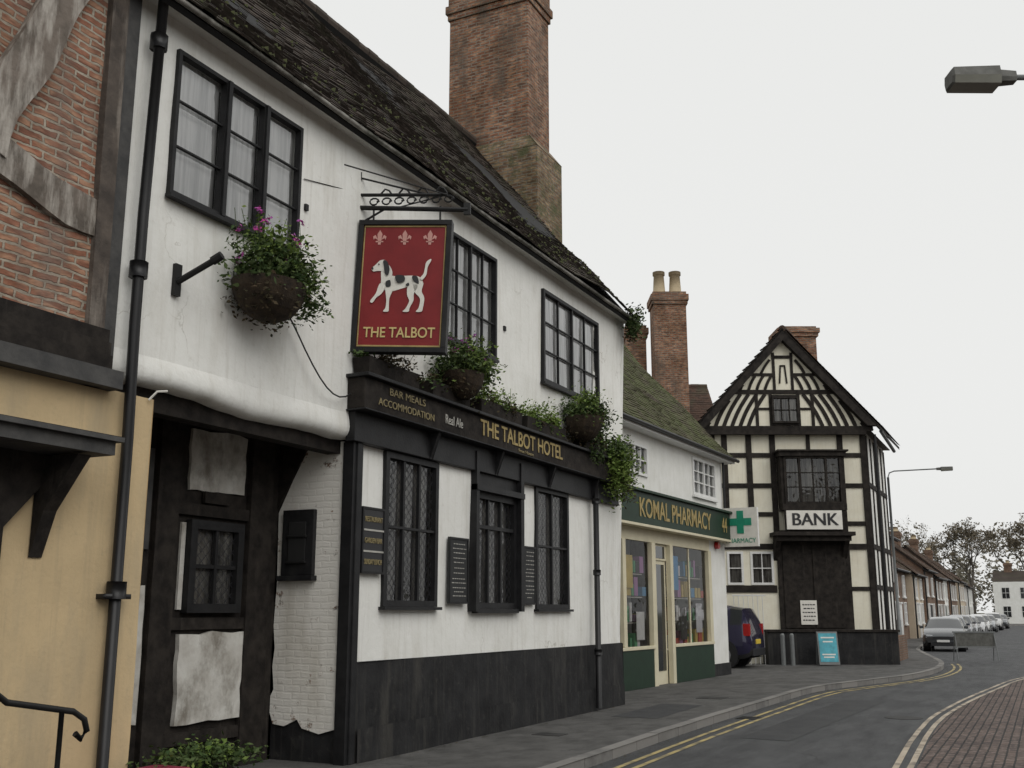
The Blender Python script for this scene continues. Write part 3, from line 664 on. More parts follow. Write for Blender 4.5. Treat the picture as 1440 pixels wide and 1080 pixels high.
# ------------------------------------------------------------------ baskets and troughs
def basket(name,x,z,r,n,up=1.0,fl=18,rr_=1.0):
    e=root(name,(x,-.02,z)); w=MB()
    rings=[]
    for i in range(7):
        t=i/6; q=r*rr_*math.cos(t*math.pi/2*.96); zz=-r*.95*math.sin(t*math.pi/2)
        rings.append([(q*math.cos(a)*(1+.06*noise.noise(Vector((a,t*3,x)))),-.03-r*.1+q*.85*math.sin(a)-r*.55,zz) for a in [j*math.pi/8 for j in range(16)]])
    for i in range(6):
        for j in range(16):
            q=(j+1)%16; w.face([rings[i][j],rings[i][q],rings[i+1][q],rings[i+1][j]],'basket')
    w.obj('liner_bowl',e,smooth=True)
    w=MB(); cy=-r*.65
    leaves(w,(0,cy,.12*up),(r*1.15,r*.95,r*.55*up),int(n*1.2),.036,'leaf',18)
    leaves(w,(r*.4,cy-.05,.22*up),(r*1.1,r*.7,r*.8*up),int(n*.75),.032,'leaf2',16)
    leaves(w,(-r*.1,cy,-r*.45),(r*.9,r*.8,r*.55),int(n*.5),.028,'leafdry',12)
    leaves(w,(r*.65,cy-.1,-r*.05),(r*.8,r*.6,r*.6),int(n*.6),.034,'leaf',12)
    leaves(w,(r*.7,cy-.1,.05),(r*.6,r*.5,r*.6),int(n*.3),.03,'leaf2',8)
    for i in range(fl):
        a=U(0,6.28); q=U(.2,1); px,py=r*q*math.cos(a),cy+r*.7*q*math.sin(a); h=U(.15,.6)*up
        w.tube([(px,py,0),(px+U(-.06,.06)+px*.3,py-.02,h*.6),(px+U(-.1,.1)+px*.5,py-.04,h)],.004,'leaf',4)
        leaves(w,(px*1.4,py-.04,h*.6),(.06,.06,.14),26,.028,'leaf',4)
        if i%2: leaves(w,(px*1.5,py-.04,h),(.05,.05,.035),12,.026,'flower',3)
    w.obj('plants',e)
    w=MB(); w.tube([(-r*.5,0,-.05),(-r*.5,-.0,.12),(0,0,.15),(r*.5,0,.12),(r*.5,0,-.05)],.01,'iron',5); w.obj('hanger',e)
basket('wall_flower_basket',-1.98,4.76,.40,1900,1.15,28)
basket('wall_flower_basket',2.0,4.66,.36,1400,1.0,14,.9)
basket('wall_flower_basket',6.1,4.74,.40,1500,.8,12,.9)
def trough(name,x0,x1,n,k,h,box_=True,spill=0):
    e=root(name,((x0+x1)/2,-.12,4.25)); w=MB(); hw=(x1-x0)/2
    if box_:
        w.prism([(-hw+.03,-.11,0),(-hw+.03,.09,0),(-hw,.11,.2),(-hw,-.13,.2)],(2*hw-.03,0,0),'timber'); w.obj('planter_box',e)
    w=MB(); m=int(hw*16)
    for q in range(m):
        if R()<.18: continue
        cx=-hw+2*hw*(q+.5)/m+U(-.05,.05); hh=h*U(.35,1.5)
        leaves(w,(cx,-.01,.2+hh*.3),(.12,.11,hh),n//m,.032,k if R()<.7 else ('leaf' if R()<.6 else 'leafdry'),3,.4)
        if R()<.5: leaves(w,(cx,-.11,.16),(.10,.05,.07),n//m//2,.028,'leaf' if R()<.6 else 'leafdry',3,.4)
        if spill and R()<.6: leaves(w,(cx,-.19,.02-spill*R()),(.10,.05,.14),n//m//2,.032,k,3,.45)
    for i in range(int(hw*16)):
        px=U(-hw,hw); hh=U(.08,.28)+h*.8; w.tube([(px,0,.15),(px+U(-.05,.05),U(-.1,.05),.15+hh*.6),(px+U(-.1,.1),U(-.12,.05),.15+hh)],.004,k,4)
        leaves(w,(px,-.03,.15+hh*.7),(.06,.06,.12),10,.028,k,3)
    w.obj('plants',e)
trough('planter_trough',-.12,1.0,800,'leafdry',.12)
trough('planter_trough',1.3,2.3,600,'leaf',.10)
trough('planter_trough',2.6,3.9,1500,'leaf2',.17)
trough('planter_trough',4.05,5.5,1700,'leaf2',.19)
trough('planter_trough',6.3,7.3,1200,'leaf',.14,spill=.08)
e=root('trailing_plant',(7.8,-.25,4.15)); w=MB(); leaves(w,(0,0,-.05),(.48,.25,.42),2800,.042,'leaf2',28,.4); leaves(w,(-.2,0,.25),(.45,.25,.22),800,.04,'leaf',14); leaves(w,(.15,-.05,-.4),(.3,.15,.25),350,.036,'leafdry',8); w.obj('plants',e)
e=root('roof_plant',(8.75,-.3,7.15)); w=MB(); leaves(w,(0,0,-.12),(.3,.15,.28),700,.04,'leaf',12); leaves(w,(.1,.1,-.25),(.2,.1,.2),200,.04,'leafdry',5); leaves(w,(.2,.1,.05),(.15,.1,.10),60,.035,'leafdry',3); w.obj('plants',e)
e=root('potted_shrub',(-2.6,-.35,0)); w=MB(); w.tube([(0,0,0),(0,0,.30)],[.2,.27],'basket',14); w.obj('pot',e)
w=MB(); leaves(w,(0,0,.40),(.40,.34,.12),1300,.03,'leaf',20); leaves(w,(0,0,.42),(.34,.3,.10),260,.028,'leaf2',8); w.obj('leaves',e)
e=root('red_planter',(-3.4,-.42,0)); w=MB(); w.prism([(-.4,-.15,0),(.35,-.15,0),(.38,-.17,.33),(-.43,-.17,.33)],(0,.3,0),'redp'); w.box(-.46,.40,-.19,.17,.333,.38,'redp'); w.obj('tub',e,bevel=.01)

# ------------------------------------------------------------------ PHARMACY
P=root('pharmacy_shop',(11.32,1.06,0),rad(-2.8))
w=MB()
uw1=(.15,1.6,4.6,5.28); uw2=(4.65,6.4,4.5,5.45)
wall(w,-2.7,7.0,4.2,5.75,'white2',0,[uw1,uw2],[],.35,.015)
wall(w,5.68,7.0,0,4.2,'white2',0,[],[],.4,.01)
w.face([(7.0,0,0),(7.0,7.4,0),(7.0,7.4,5.7),(7.0,3.7,9.9),(7.0,0,5.7)],'white2')
w.face([(-2.7,7.4,0),(7,7.4,0),(7,7.4,5.7),(-2.7,7.4,5.7)],'white2')
w.box(5.66,7.03,-.04,.0,0,.3,'blackplinth')
w.obj('white_walls',P)
w=MB(); window(w,*uw1,4,2,'wt',0,.05,.015,heavy=(2,),back='curtain2'); window(w,*uw2,4,3,'wt',0,.06,.015,heavy=(2,),back='curtain2'); w.box(4.6,6.45,-.07,0,4.43,4.486,'wt'); w.obj('upper_windows',P)
w=MB()
w.box(-2.7,7.02,-.28,.0,3.46,4.14,'green'); w.box(-2.7,7.06,-.36,.0,4.143,4.2,'green'); w.box(-2.7,7.04,-.3,0,3.40,3.457,'pcream')
w.box(-2.7,5.66,-.03,.04,3.12,3.397,'pcream'); w.box(-2.7,1.60,-.06,.04,0,.80,'green'); w.box(-2.7,1.66,-.09,.06,.803,.87,'pcream')
w.box(2.95,5.66,-.06,.04,0,.80,'green'); w.box(2.9,5.66,-.09,.06,.803,.87,'pcream')
for a,b in ((1.60,1.82),(2.74,2.92),(5.45,5.66),(-.05,.12)): w.box(a,b,-.07,.05,.873 if a in(5.45,-.05) else 0,3.117,'pcream')
w.obj('shop_front',P,bevel=.006)
w=MB()
for a,b,n in ((-2.7,1.58,3),(2.94,5.44,1)):
    w.face([(a,.02,.87),(b,.02,.87),(b,.02,3.12),(a,.02,3.12)],'glassshop')
w.box(4.15,4.2,-.0,.05,.873,3.117,'pcream')
w.box(-2.7,1.75,.9,.95,0,3.4,'shopdim'); w.box(2.75,5.66,.9,.95,0,3.4,'shopdim'); w.box(1.7,2.8,1.2,1.25,0,3.4,'dark')
w.box(-2.7,1.75,.055,.9,.74,.78,'signwhite'); w.box(2.75,5.66,.055,.9,.74,.78,'signwhite')
for z in (1.35,1.9,2.4):
    w.box(-2.7,1.5,.15,.4,z,z+.02,'signwhite'); w.box(3.0,5.4,.15,.4,z,z+.02,'signwhite')
cols=[flat('pack%d'%i,c,.5) for i,c in enumerate([(.8,.8,.78),(.12,.35,.6),(.6,.12,.08),(.65,.5,.15),(.12,.4,.2),(.5,.25,.5),(.05,.05,.05),(.75,.75,.78)])]
for a,b in ((-.5,1.5),(3.0,5.4)):
    for z in (.78,1.37,1.92,2.42):
        x=a
        while x<b:
            ww=U(.08,.26)
            if R()<.88: w.box(x,x+ww,.10 if z>1 else U(.07,.15),.30,z+.021,z+U(.15,.44),random.choice(cols))
            x+=ww+U(.01,.08)
for a,z0,z1 in ((3.1,2.1,2.9),(4.7,1.1,1.8),(.3,2.1,2.8),(3.6,.95,1.5),(.9,1.0,1.6)): w.box(a,a+.45,.05,.055,z0,z1,random.choice(cols))
w.obj('shop_window_display',P)
w=MB(); w.box(1.823,2.737,.07,.11,0,2.75,'pcream'); w.box(1.90,2.62,.055,.069,.30,2.66,'carglass'); w.box(1.823,2.737,.04,.11,2.753,3.117,'pcream'); w.box(1.90,2.62,.03,.039,2.80,3.07,'carglass'); w.box(1.93,1.96,.02,.054,1.0,1.3,'hub')
w.obj('shop_door',P)
text('shop_lettering','KOMAL PHARMACY',2.75,3.79,4.7,.42,'gold',P,-.288,off=.015)
text('shop_number','44',6.2,3.79,.40,.38,'gold',P,-.288,off=.01)
w=MB(); tiles(w,-2.8,7.35,(-.32,5.68),(3.7,10.2),'tilemoss',.18,.12,.09,8,jit=.010); tiles(w,-2.8,7.35,(7.7,5.68),(3.7,10.2),'tilered',.36,.25,.03,8)
ridge(w,(-2.8,3.7,10.22),(7.35,3.7,10.22),'tilered')
w.prism([(7.22,-.30,5.58),(7.22,3.7,10.0),(7.22,3.7,9.82),(7.22,-.18,5.55)],(.05,0,0),'greytimber')
w.tube([(-2.8,-.36,5.66),(7.4,-.36,5.64)],.05,'pipe',8); w.tube([(6.95,-.07,5.6),(6.95,-.07,4.25)],.035,'pipe',8)
w.box(-2.8,7.3,-.3,0,5.56,5.62,'wt')
w.obj('tiled_roof',P)
w=MB(); w.tube([(6.2,-.12,3.3),(6.2,-.02,3.3)],.1,'tail',12); w.obj('alarm_box',P)
w=MB()
w.box(6.70,6.82,-1.02,-.1,3.28,4.30,'wt'); w.box(6.694,6.70,-1.02,-.1,3.28,4.30,'signwhite')
for y0,y1,z0,z1 in ((-.65,-.47,3.62,4.22),(-.86,-.653,3.83,4.02),(-.467,-.26,3.83,4.02)): w.box(6.68,6.693,y0,y1,z0,z1,'crossgreen')
w.tube([(6.76,-.1,4.2),(6.76,0,4.2)],.03,'iron'); w.obj('pharmacy_cross_sign',P)
text('cross_lettering','PHARMACY',0,0,.80,.12,'crossgreen',P,loc=(6.688,-.56,3.43),rz=rad(-90))

# ------------------------------------------------------------------ BANK
K_=root('timber_framed_bank',(26.19,-2.26,0),rad(-63.6))
sk=Vector((.445,.896,0)); D=4.5
xl,xr=-5.35,-.25; xc=-2.88
w=MB()
wall(w,xl,xr,0,7.5,'cream',0,[(-3.08,-1.25,4.85,6.5),(-4.95,-4.45,2.45,3.48),(-4.2,-3.48,2.45,3.48)],[],.5,.01)
w.face([(xr,0,0),(xr+sk.x*D,sk.y*D,0),(xr+sk.x*D,sk.y*D,7.4),(xr,0,7.4)],'white2')
w.face([(xl,0,0),(xl+sk.x*D,sk.y*D,0),(xl+sk.x*D,sk.y*D,7.4),(xl,0,7.4)],'white2')
w.face([(xl+sk.x*D,sk.y*D,0),(xr+sk.x*D,sk.y*D,0),(xr+sk.x*D,sk.y*D,7.4),(xl+sk.x*D,sk.y*D,7.4)],'white2')
w.obj('rendered_walls',K_)
w=MB(); AZ=10.62
def hz(x): return AZ-abs(x-xc)*1.08
w.prism([(xc-2.9,-.16,7.45),(xc+2.9,-.16,7.45),(xc,-.16,AZ)],(0,.16,0),'cream'); w.prism([(xc-2.9+sk.x*D,sk.y*D,7.4),(xc+2.9+sk.x*D,sk.y*D,7.4),(xc+sk.x*D,sk.y*D,AZ)],(0,.1,0),'white2'); w.obj('gable_panel',K_)
w=MB()
for z,h in ((6.62,.15),(5.62,.15)):
    w.box(xl,-3.25,-.04,.0,z-h/2,z+h/2,'timber'); w.box(-1.12,xr,-.04,.0,z-h/2,z+h/2,'timber')
w.box(-3.25,-1.12,-.04,0,6.60,6.72,'timber')
w.box(-1.12,xr,-.04,.0,4.32,4.46,'timber'); w.box(xl,-3.25,-.04,0,4.62,4.76,'timber'); w.box(xl,-3.35,-.05,0,3.56,3.74,'timber'); w.box(-1.15,xr,-.05,0,3.56,3.74,'timber'); w.box(-1.15,xr,-.04,0,2.25,2.38,'timber')
for x,z0,z1 in ((-5.3,0,7.4),(-4.9,3.7,7.4),(-4.1,3.7,7.4),(-3.32,3.7,7.4),(-1.1,1.05,7.4),(-.34,1.05,7.4)):
    w.box(x-.09,x+.09,-.06,0,z0,z1,'timber')
w.box(-2.2,-2.08,-.055,0,6.72,7.4,'timber')
w.box(-5.35,-3.4,-.045,0,2.2,2.42,'timber')
w.box(xc-3.0,xc+2.85,-.24,-.16,7.40,7.56,'timber')
w.box(xc-2.7,xc+2.6,-.30,-.16,7.27,7.398,'timber')
w.box(xc-1.70,xc+1.70,-.20,-.16,8.64,8.78,'timber')
for x in (xc-.92,xc-.46,xc+.46,xc+.92): w.box(x-.05,x+.05,-.195,-.16,7.56,8.64,'timber')
w.box(xc-.87,xc-.51,-.19,-.16,8.1,8.18,'timber'); w.box(xc+.51,xc+.87,-.19,-.16,8.1,8.18,'timber')
def cbar(xa,za,xb,zb,wd,sg,yy):
    n=5; P_=[]
    for j in range(n+1):
        t=j/n; P_.append((xa+(xb-xa)*t+sg*.05*math.sin(math.pi*t)*abs(zb-za),za+(zb-za)*t))
    for j in range(n): w.bar(P_[j],P_[j+1],wd,yy-.0012*(j%2),-.16,'timber')
for sgn in (-1,1):
    for i in range(6):
        xa=xc+sgn*(1.22+i*.27)
        for q in range(30):
            ln=1.08-q*.035; xb=xa-sgn*ln*.55
            if 7.56+ln<hz(xb)-.22: break
        if ln>.12 and 7.56+ln<=8.66: cbar(xa,7.56,xb,7.56+ln,.12,sgn,-.19-.0025*i)
    w.bar((xc+sgn*.3,8.78),(xc+sgn*.3,10.05),.09,-.195,-.16,'timber')
    w.bar((xc+sgn*.34,9.30),(xc+sgn*1.05,9.30),.09,-.197,-.16,'timber')
    for i in range(4):
        xa=xc+sgn*(.62+.27*i)
        for q in range(12):
            ln=.50-q*.04; xb=xa-sgn*ln*.5
            if 8.78+ln<hz(xb)-.2: break
        if ln>.1: cbar(xa,8.78,xb,8.78+ln,.09,sgn,-.199-.0025*i)
    cbar(xc+sgn*.72,9.34,xc+sgn*.42,9.80,.08,sgn,-.214)
w.box(xc-.25,xc+.25,-.193,-.16,9.85,9.95,'timber')
w.bar((xc-.12,9.0),(xc-.07,9.6),.05,-.19,-.16,'timber'); w.bar((xc+.12,9.0),(xc+.07,9.6),.05,-.192,-.16,'timber'); w.bar((xc-.09,9.6),(xc+.09,9.6),.05,-.194,-.16,'timber')
APZ=7.25+3.25*1.10; HWs={-1:3.25,1:2.98}
for sgn in (-1,1):
    hw_=HWs[sgn]; a=(xc+sgn*hw_,APZ-hw_*1.10); b=(xc,APZ)
    w.prism([(a[0],-.42,a[1]),(b[0],-.42,b[1]),(b[0],-.42,b[1]-.40),(a[0]-sgn*.36,-.42,a[1])],(0,.24,0),'timber')
for i in range(6):
    t=.1+i*(D-.3)/5; w.prism([(xr+sk.x*t,sk.y*t,0),(xr+sk.x*(t+.16),sk.y*(t+.16),0),(xr+sk.x*(t+.16)+.03,sk.y*(t+.16)-.015,0),(xr+sk.x*t+.03,sk.y*t-.015,0)],(0,0,7.3),'timber')
for z in (2.3,3.6,5.6): w.prism([(xr,0,z),(xr+sk.x*D,sk.y*D,z),(xr+sk.x*D+.035,sk.y*D-.018,z),(xr+.035,-.018,z)],(0,0,.15),'timber')
w.obj('timber_frame',K_)
w=MB(); w.box(xc-.41,xc+.41,-.23,-.17,7.58,8.60,'timber')
window(w,xc-.43,xc+.43,7.66,8.52,3,2,'timber',-.28,.05,.012,'glassdark','drape',.045); w.obj('attic_window',K_)
w=MB()
w.box(-3.25,-1.1,-.62,-.0,6.52,6.66,'timber'); w.box(-3.32,-1.03,-.68,0,6.663,6.72,'timber'); w.box(-3.2,-1.15,-.55,0,4.78,4.98,'timber')
window(w,-3.1,-1.25,4.98,6.52,4,3,'timber',-.52,.07,.016,'glassdark','drape',.3,heavy=(1,3))
for x in (-3.15,-1.2): w.box(x-.06,x+.06,-.50,0,4.98,6.52,'timber')
w.obj('oriel_window',K_)
w=MB(); w.box(-3.12,-1.35,-.60,-.54,4.16,4.76,'signwhite'); w.box(-3.16,-1.31,-.54,-.5,4.12,4.80,'timber'); w.obj('bank_sign_board',K_)
text('bank_lettering','BANK',-2.24,4.46,1.45,.38,'signblack',K_,-.61,off=.0)
text('bank_lettering_weight','BANK',-2.215,4.46,1.45,.38,'signblack',K_,-.612,off=.0)
w=MB()
w.box(-3.55,-1.0,-.75,0,3.96,4.08,'timber'); w.box(-3.45,-1.1,-.62,0,3.80,3.958,'timber'); w.box(-3.3,-1.2,-.5,0,4.083,4.14,'timber')
for x in (-3.38,-1.2): w.prism([(x-.08,-.5,3.8),(x-.08,0,3.8),(x-.08,0,3.2),(x-.08,-.1,3.3)],(.16,0,0),'timber')
w.box(-3.35,-1.18,-.10,0,1.0,3.8,'timber'); w.box(-3.2,-2.3,-.13,-.101,1.1,3.7,'timber'); w.box(-2.24,-1.32,-.13,-.101,1.1,3.7,'timber')
w.obj('entrance_door',K_)
w=MB(); w.box(-2.72,-2.2,-.16,-.135,1.2,1.95,'signwhite')
for i,z in enumerate((1.82,1.70,1.58,1.46,1.34)):
    x=-2.66+.03*(i%2)
    while x<-2.30: ww=U(.04,.1); w.box(x,min(x+ww,-2.26),-.164,-.1605,z-.02,z+.015,'chalk'); x+=ww+.025
w.obj('door_notice',K_)
w=MB()
window(w,-4.95,-4.45,2.45,3.48,1,2,'wt',0,.06,.015,'glassdark','drape'); window(w,-4.2,-3.48,2.45,3.48,2,2,'wt',0,.06,.015,'glassdark','drape'); w.obj('ground_windows',K_)
w=MB()
w.box(-3.95,.10,-.75,.0,-.1,.98,'blackplinth'); w.box(-4.0,.15,-.8,0,.983,1.05,'timber')
w.prism([(.10,-.7,-.1),(.15,0,-.1),(.10+sk.x*D,sk.y*D,-.1),(xr+sk.x*D,sk.y*D,-.1),(xr,0,-.1)],(0,0,.9),'bfar')
w.obj('stone_plinth',K_)
w=MB()
for i in range(7): w.tube([(-4.9+i*.15,-.5,.0),(-4.9+i*.15,-.5,2.1)],.014,'wt',5)
w.tube([(-4.95,-.5,2.1),(-3.9,-.5,2.1)],.02,'wt',5); w.obj('white_railing',K_)
w=MB()
def rp_(sgn):
    hw_=HWs[sgn]+.05
    a=Vector((xc,-.42,APZ+.02)); b=Vector((xc+sgn*hw_,-.42,APZ-hw_*1.10+.02)); e_=sk*(D+.5)
    nrm=Vector((sgn*1.10,0,1)).normalized()*.05
    d=(b-a); rows=32; cols_=30
    for i in range(rows):
        for j in range(cols_):
            t0=i/rows; t1=min(1.0,(i+1.2)/rows); s0=j/cols_+(.5/cols_ if i%2 else 0); s1=min(1,s0+.94/cols_)
            hz_=nrm*U(.5,.8)
            q=[a+d*t1+e_*s0+nrm*1.2+hz_*.2,a+d*t1+e_*s1+nrm*1.2+hz_*.2,a+d*t0+e_*s1+nrm*.5,a+d*t0+e_*s0+nrm*.5]
            bb=len(w.v); i0=w.idx('tilered'); w.v+=[tuple(p) for p in q]; w.f.append((bb,bb+1,bb+2,bb+3)); w.mi.append(i0)
    w.prism([tuple(a),tuple(b),tuple(b+e_),tuple(a+e_)],tuple(Vector((0,0,-.1))),'timber')
rp_(-1); rp_(1); RZ=APZ+.05; ridge(w,(xc,-.4,RZ),tuple(Vector((xc,-.4,RZ))+sk*(D+.4)),'tilered')
w.obj('tiled_roof',K_)
w=MB()
w.box(-2.45,-1.2,1.5,2.6,8.6,11.05,'chim'); w.box(-2.52,-1.13,1.43,2.67,11.05,11.18,'chim'); w.box(-2.57,-1.08,1.38,2.72,11.18,11.34,'chim'); w.box(-2.47,-1.18,1.48,2.62,11.34,11.42,'chim'); w.obj('brick_chimney',K_)
w=MB(); w.tube([(.05,-.1,7.3),(.05,-.05,1)],.045,'pipe',8); w.tube([(.16,-.4,7.36),(.16+sk.x*D,sk.y*D,7.36)],.06,'pipe',8); w.obj('downpipe',K_)

# ------------------------------------------------------------------ houses behind
def chimney(parent,x0,x1,y0,y1,z0,z1,pots,k='chim',ph=.7):
    w=MB(); w.box(x0,x1,y0,y1,z0,z1-.5,k); w.box(x0-.06,x1+.06,y0-.06,y1+.06,z1-.5,z1-.36,k); w.box(x0-.1,x1+.1,y0-.1,y1+.1,z1-.36,z1-.12,k); w.box(x0-.02,x1+.02,y0-.02,y1+.02,z1-.12,z1,k)
    w.obj('brick_chimney',parent)
    if pots:
        w=MB()
        for i in range(pots):
            px=x0+(x1-x0)*(i+.5)/pots; w.tube([(px,(y0+y1)/2,z1),(px,(y0+y1)/2,z1+ph*.85),(px,(y0+y1)/2,z1+ph*.86),(px,(y0+y1)/2,z1+ph)],[.25,.2,.24,.24],'terra',12)
        w.obj('chimney_pots',parent,smooth=True)
H=root('brick_house',(26.19,-2.26,0),rad(-63.6))
w=MB(); w.box(-10.5,-4.2,4.6,10,0,8.0,'bfar'); w.prism([(-10.5,4.6,8),(-10.5,10,8),(-10.5,7.3,10.2)],(6.3,0,0),'bfar'); w.obj('walls',H)
w=MB(); tiles(w,-10.6,-4.0,(4.4,8.0),(7.3,10.5),'tilered',.2,.14,.04,2); tiles(w,-10.6,-4.0,(10.3,8.0),(7.3,10.5),'tilered',.3,.2,.04,2); ridge(w,(-10.6,7.3,10.5),(-4,7.3,10.5),'tilered'); w.obj('tiled_roof',H)
chimney(H,-6.40,-5.14,4.9,6.0,7,13.75,2,'chim',.95)
chimney(H,-7.35,-6.55,6.2,7.2,7,12.75,0,'chim')
w=MB(); window(w,-6.5,-5.5,5.5,6.9,2,3,'wt',4.56,.06,.02,back='curtain2',backd=.038); w.obj('window',H)

def house(name,x0,x1,y0,dy,eave,rz_,wk,rk,nwin,ch=True,sash='wt',floors=2,chh=1.1):
    L_=x1-x0; e=root(name,(x0,y0,0)); w=MB()
    w.box(0,L_,0,dy,-.1,eave,wk); w.prism([(0,0,eave),(0,dy,eave),(0,dy/2,rz_)],(L_,0,0),wk); w.obj('walls',e)
    w=MB(); s=(rz_-eave)/(dy/2)
    tiles(w,-.1,L_+.1,(-.3,eave-.3*s+.05),(dy/2,rz_+.08),rk,.32,.22,.05,x0,jit=.015); tiles(w,-.1,L_+.1,(dy+.3,eave-.3*s+.05),(dy/2,rz_+.08),rk,.5,.4,.05,x0); ridge(w,(0,dy/2,rz_+.08),(L_,dy/2,rz_+.08),rk,.13,.5)
    w.tube([(0,-.34,eave-.3*s),(L_,-.34,eave-.3*s)],.06,'pipe',6); w.tube([(.15,-.08,0),(.15,-.08,eave-.3)],.05,'pipe',6); w.obj('tiled_roof',e)
    w=MB()
    for i in range(nwin):
        cx=L_*(i+.5)/nwin
        for f in range(floors):
            zz=.9+f*(eave-1.0)/floors
            window(w,cx-.5,cx+.5,zz,zz+1.25,2,2,sash,-.06,.06,.02,back='curtain2' if R()<.5 else 'drape',backd=.052)
            w.box(cx-.6,cx+.6,-.12,0,zz-.1,zz-.014,'wt')
    w.obj('windows',e)
    w=MB(); dx=L_*.5+U(-.3,.3) if nwin%2==0 else L_*.25; w.box(dx-.45,dx+.45,-.05,-.001,-.05,2.05,random.choice(['black','green','wt'])); w.box(dx-.55,dx+.55,-.1,-.001,2.053,2.15,'wt'); w.obj('door',e)
    if ch: chimney(e,L_-1.3,L_-.4,dy/2-.35,dy/2+.35,eave,rz_+chh,2,'bfar',.35)
    return e
x=47.5
specs=[(5,'bfar','tilered',5.6,8.0,2,1),(7,'bfar','tilered',4.3,6.6,2,0),(6,'tan','tilered',4.2,6.5,2,1),(7,'bfar','tilered',4.6,7.2,2,0),(8,'bfar','tilered',4.4,6.9,3,1),(7,'white2','tilered',4.3,6.8,2,0),(8,'bfar','tilered',4.6,7.2,3,1),(9,'tan','tilered',4.5,7.0,3,0),(8,'bfar','tilered',4.5,7.1,3,1),(9,'white2','tilered',4.6,7.0,3,0)]
for i,(l,wk,rk,ev,rg,nw,ch_) in enumerate(specs):
    house('unseen_opposite_house',x,x+l-.02,.6+U(-.35,.25),6.5,ev+U(-.2,.2),rg,wk,rk,nw,bool(ch_),chh=U(.6,1.1)); x+=l+(0 if i%3 else .8)
w=MB(); w.box(34.6,47.3,.35,.65,-.1,2.1,'bfar'); w.box(34.6,47.3,.28,.72,2.1,2.2,'kerb'); w.obj('brick_wall')
e=root('outbuilding')
w=MB(); w.box(35,41,1.5,7,-.1,3.4,'bfar'); w.obj('walls',e)
w=MB(); tiles(w,35-.1,41.1,(1.3,3.4),(4.2,6.0),'tilered',.3,.2,.03,1); tiles(w,34.9,41.1,(7.2,3.4),(4.2,6.0),'tilered',.3,.2,.03,1); w.prism([(35,1.5,3.4),(35,7,3.4),(35,4.2,5.9)],(6,0,0),'bfar'); w.obj('tiled_roof',e)
e=root('white_house',(152,-12.5,0)); w=MB(); w.box(0,8,0,12,-.1,5.6,'white2'); w.prism([(0,0,5.6),(8,0,5.6),(4,0,7.2)],(0,12,0),'tile'); w.obj('walls',e)
w=MB()
for j in range(5):
    for z in (.9,3.4): w.box(-.06,-.005,.8+j*2.3,1.7+j*2.3,z,z+1.4,'carglass'); w.box(-.09,-.061,1.23+j*2.3,1.27+j*2.3,z,z+1.4,'wt'); w.box(-.085,-.061,.8+j*2.3,1.7+j*2.3,z+.68,z+.73,'wt')
w.obj('windows',e); chimney(e,3.5,4.5,2,3,6,8.3,2,'bfar',.4); chimney(e,3.5,4.5,9.5,10.5,6,8.3,2,'bfar',.4)
for (a,l,yy) in ((-14,12,-20.5),(-1,13,-21),(13,14,-22)):  # unseen houses added across the street to darken window reflections
    h=house('unseen_opposite_house',a,a+l,yy,6.5,5.4,8.2,'bfar','tilered',4,True); h.location=(a+l,yy,0); h.rotation_euler[2]=math.pi

# ------------------------------------------------------------------ trees
def tree(name,loc,h,spread,lk,nleaf,lsize,seed,depth=5,tr=.25,sg=.35):
    random.seed(seed); e=root(name,loc); w=MB(); tips=[]
    def br(p,d,l,r,k):
        n=3; pts=[p]; rr=[r]; q=p.copy(); dd=d.copy()
        for i in range(n):
            dd=(dd+Vector((U(-1,1),U(-1,1),U(-.3,.5)))*.16).normalized(); q=q+dd*l/n; pts.append(q.copy()); rr.append(r*(1-.4*(i+1)/n))
        w.tube(pts,rr,'bark',3 if k<2 else 5)
        if k==0: tips.append((q.copy(),l)); return
        if k<=2: tips.append((q.copy(),l))
        for i in range(random.choice((2,3,3))):
            nd=(dd*.75+Vector((U(-1,1)*spread,U(-1,1)*spread,U(-.15,.7)))).normalized(); br(pts[random.choice((2,3,3))],nd,l*U(.62,.82),r*.58,k-1)
    br(Vector((0,0,-.2)),Vector((0,0,1)),h*.28,tr,depth)
    w.obj('trunk_and_branches',e)
    if nleaf:
        w=MB(); i=w.idx(lk)
        for _ in range(nleaf):
            q,l=random.choice(tips); p=q+Vector((random.gauss(0,1),random.gauss(0,1),random.gauss(0,.8)))*l*sg; s=lsize*U(.5,1.2)
            a=Vector((U(-1,1),U(-1,1),U(-1,1))).normalized(); b=a.cross(Vector((U(-1,1),U(-1,1),U(-1,1)))).normalized(); bb=len(w.v)
            w.v+=[tuple(p-a*s),tuple(p+b*s*.6),tuple(p+a*s),tuple(p-b*s*.6)]; w.f.append((bb,bb+1,bb+2,bb+3)); w.mi.append(i)
        w.obj('foliage',e)
tree('bare_tree',(122,9,0),14.5,.75,'leafaut',600,.12,11,7,.28)
tree('bare_tree',(112,15,0),13.5,.75,'leafaut',600,.12,12,7,.27)
tree('bare_tree',(165,-6,0),20,.8,'leafaut',4000,.20,13,7,.4)
tree('bare_tree',(170,3,0),20,.8,'leafaut',4000,.20,14,7,.4)
tree('bare_tree',(160,-12,0),20,.8,'leafaut',4000,.20,15,7,.4)
tree('autumn_tree',(75,12,0),10,.7,'leafaut',5000,.11,17,5,.22,.5)
tree('autumn_tree',(92,14,0),10,.7,'leafaut',4000,.11,18,5,.22,.5)
random.seed(99)
M['leaffar']=islandmat('far_woodland',(.17,.16,.125),(.25,.225,.175),.9,trans=1)
w=MB()
for a in range(80):
    bx=U(200,270); by=-60+a*2.2+U(-2,2); leaves(w,(bx,by,U(3,6)+U(0,9)),(5,4,6),420,.45,'leaffar',12,.25)
w.obj('distant_tree_line')

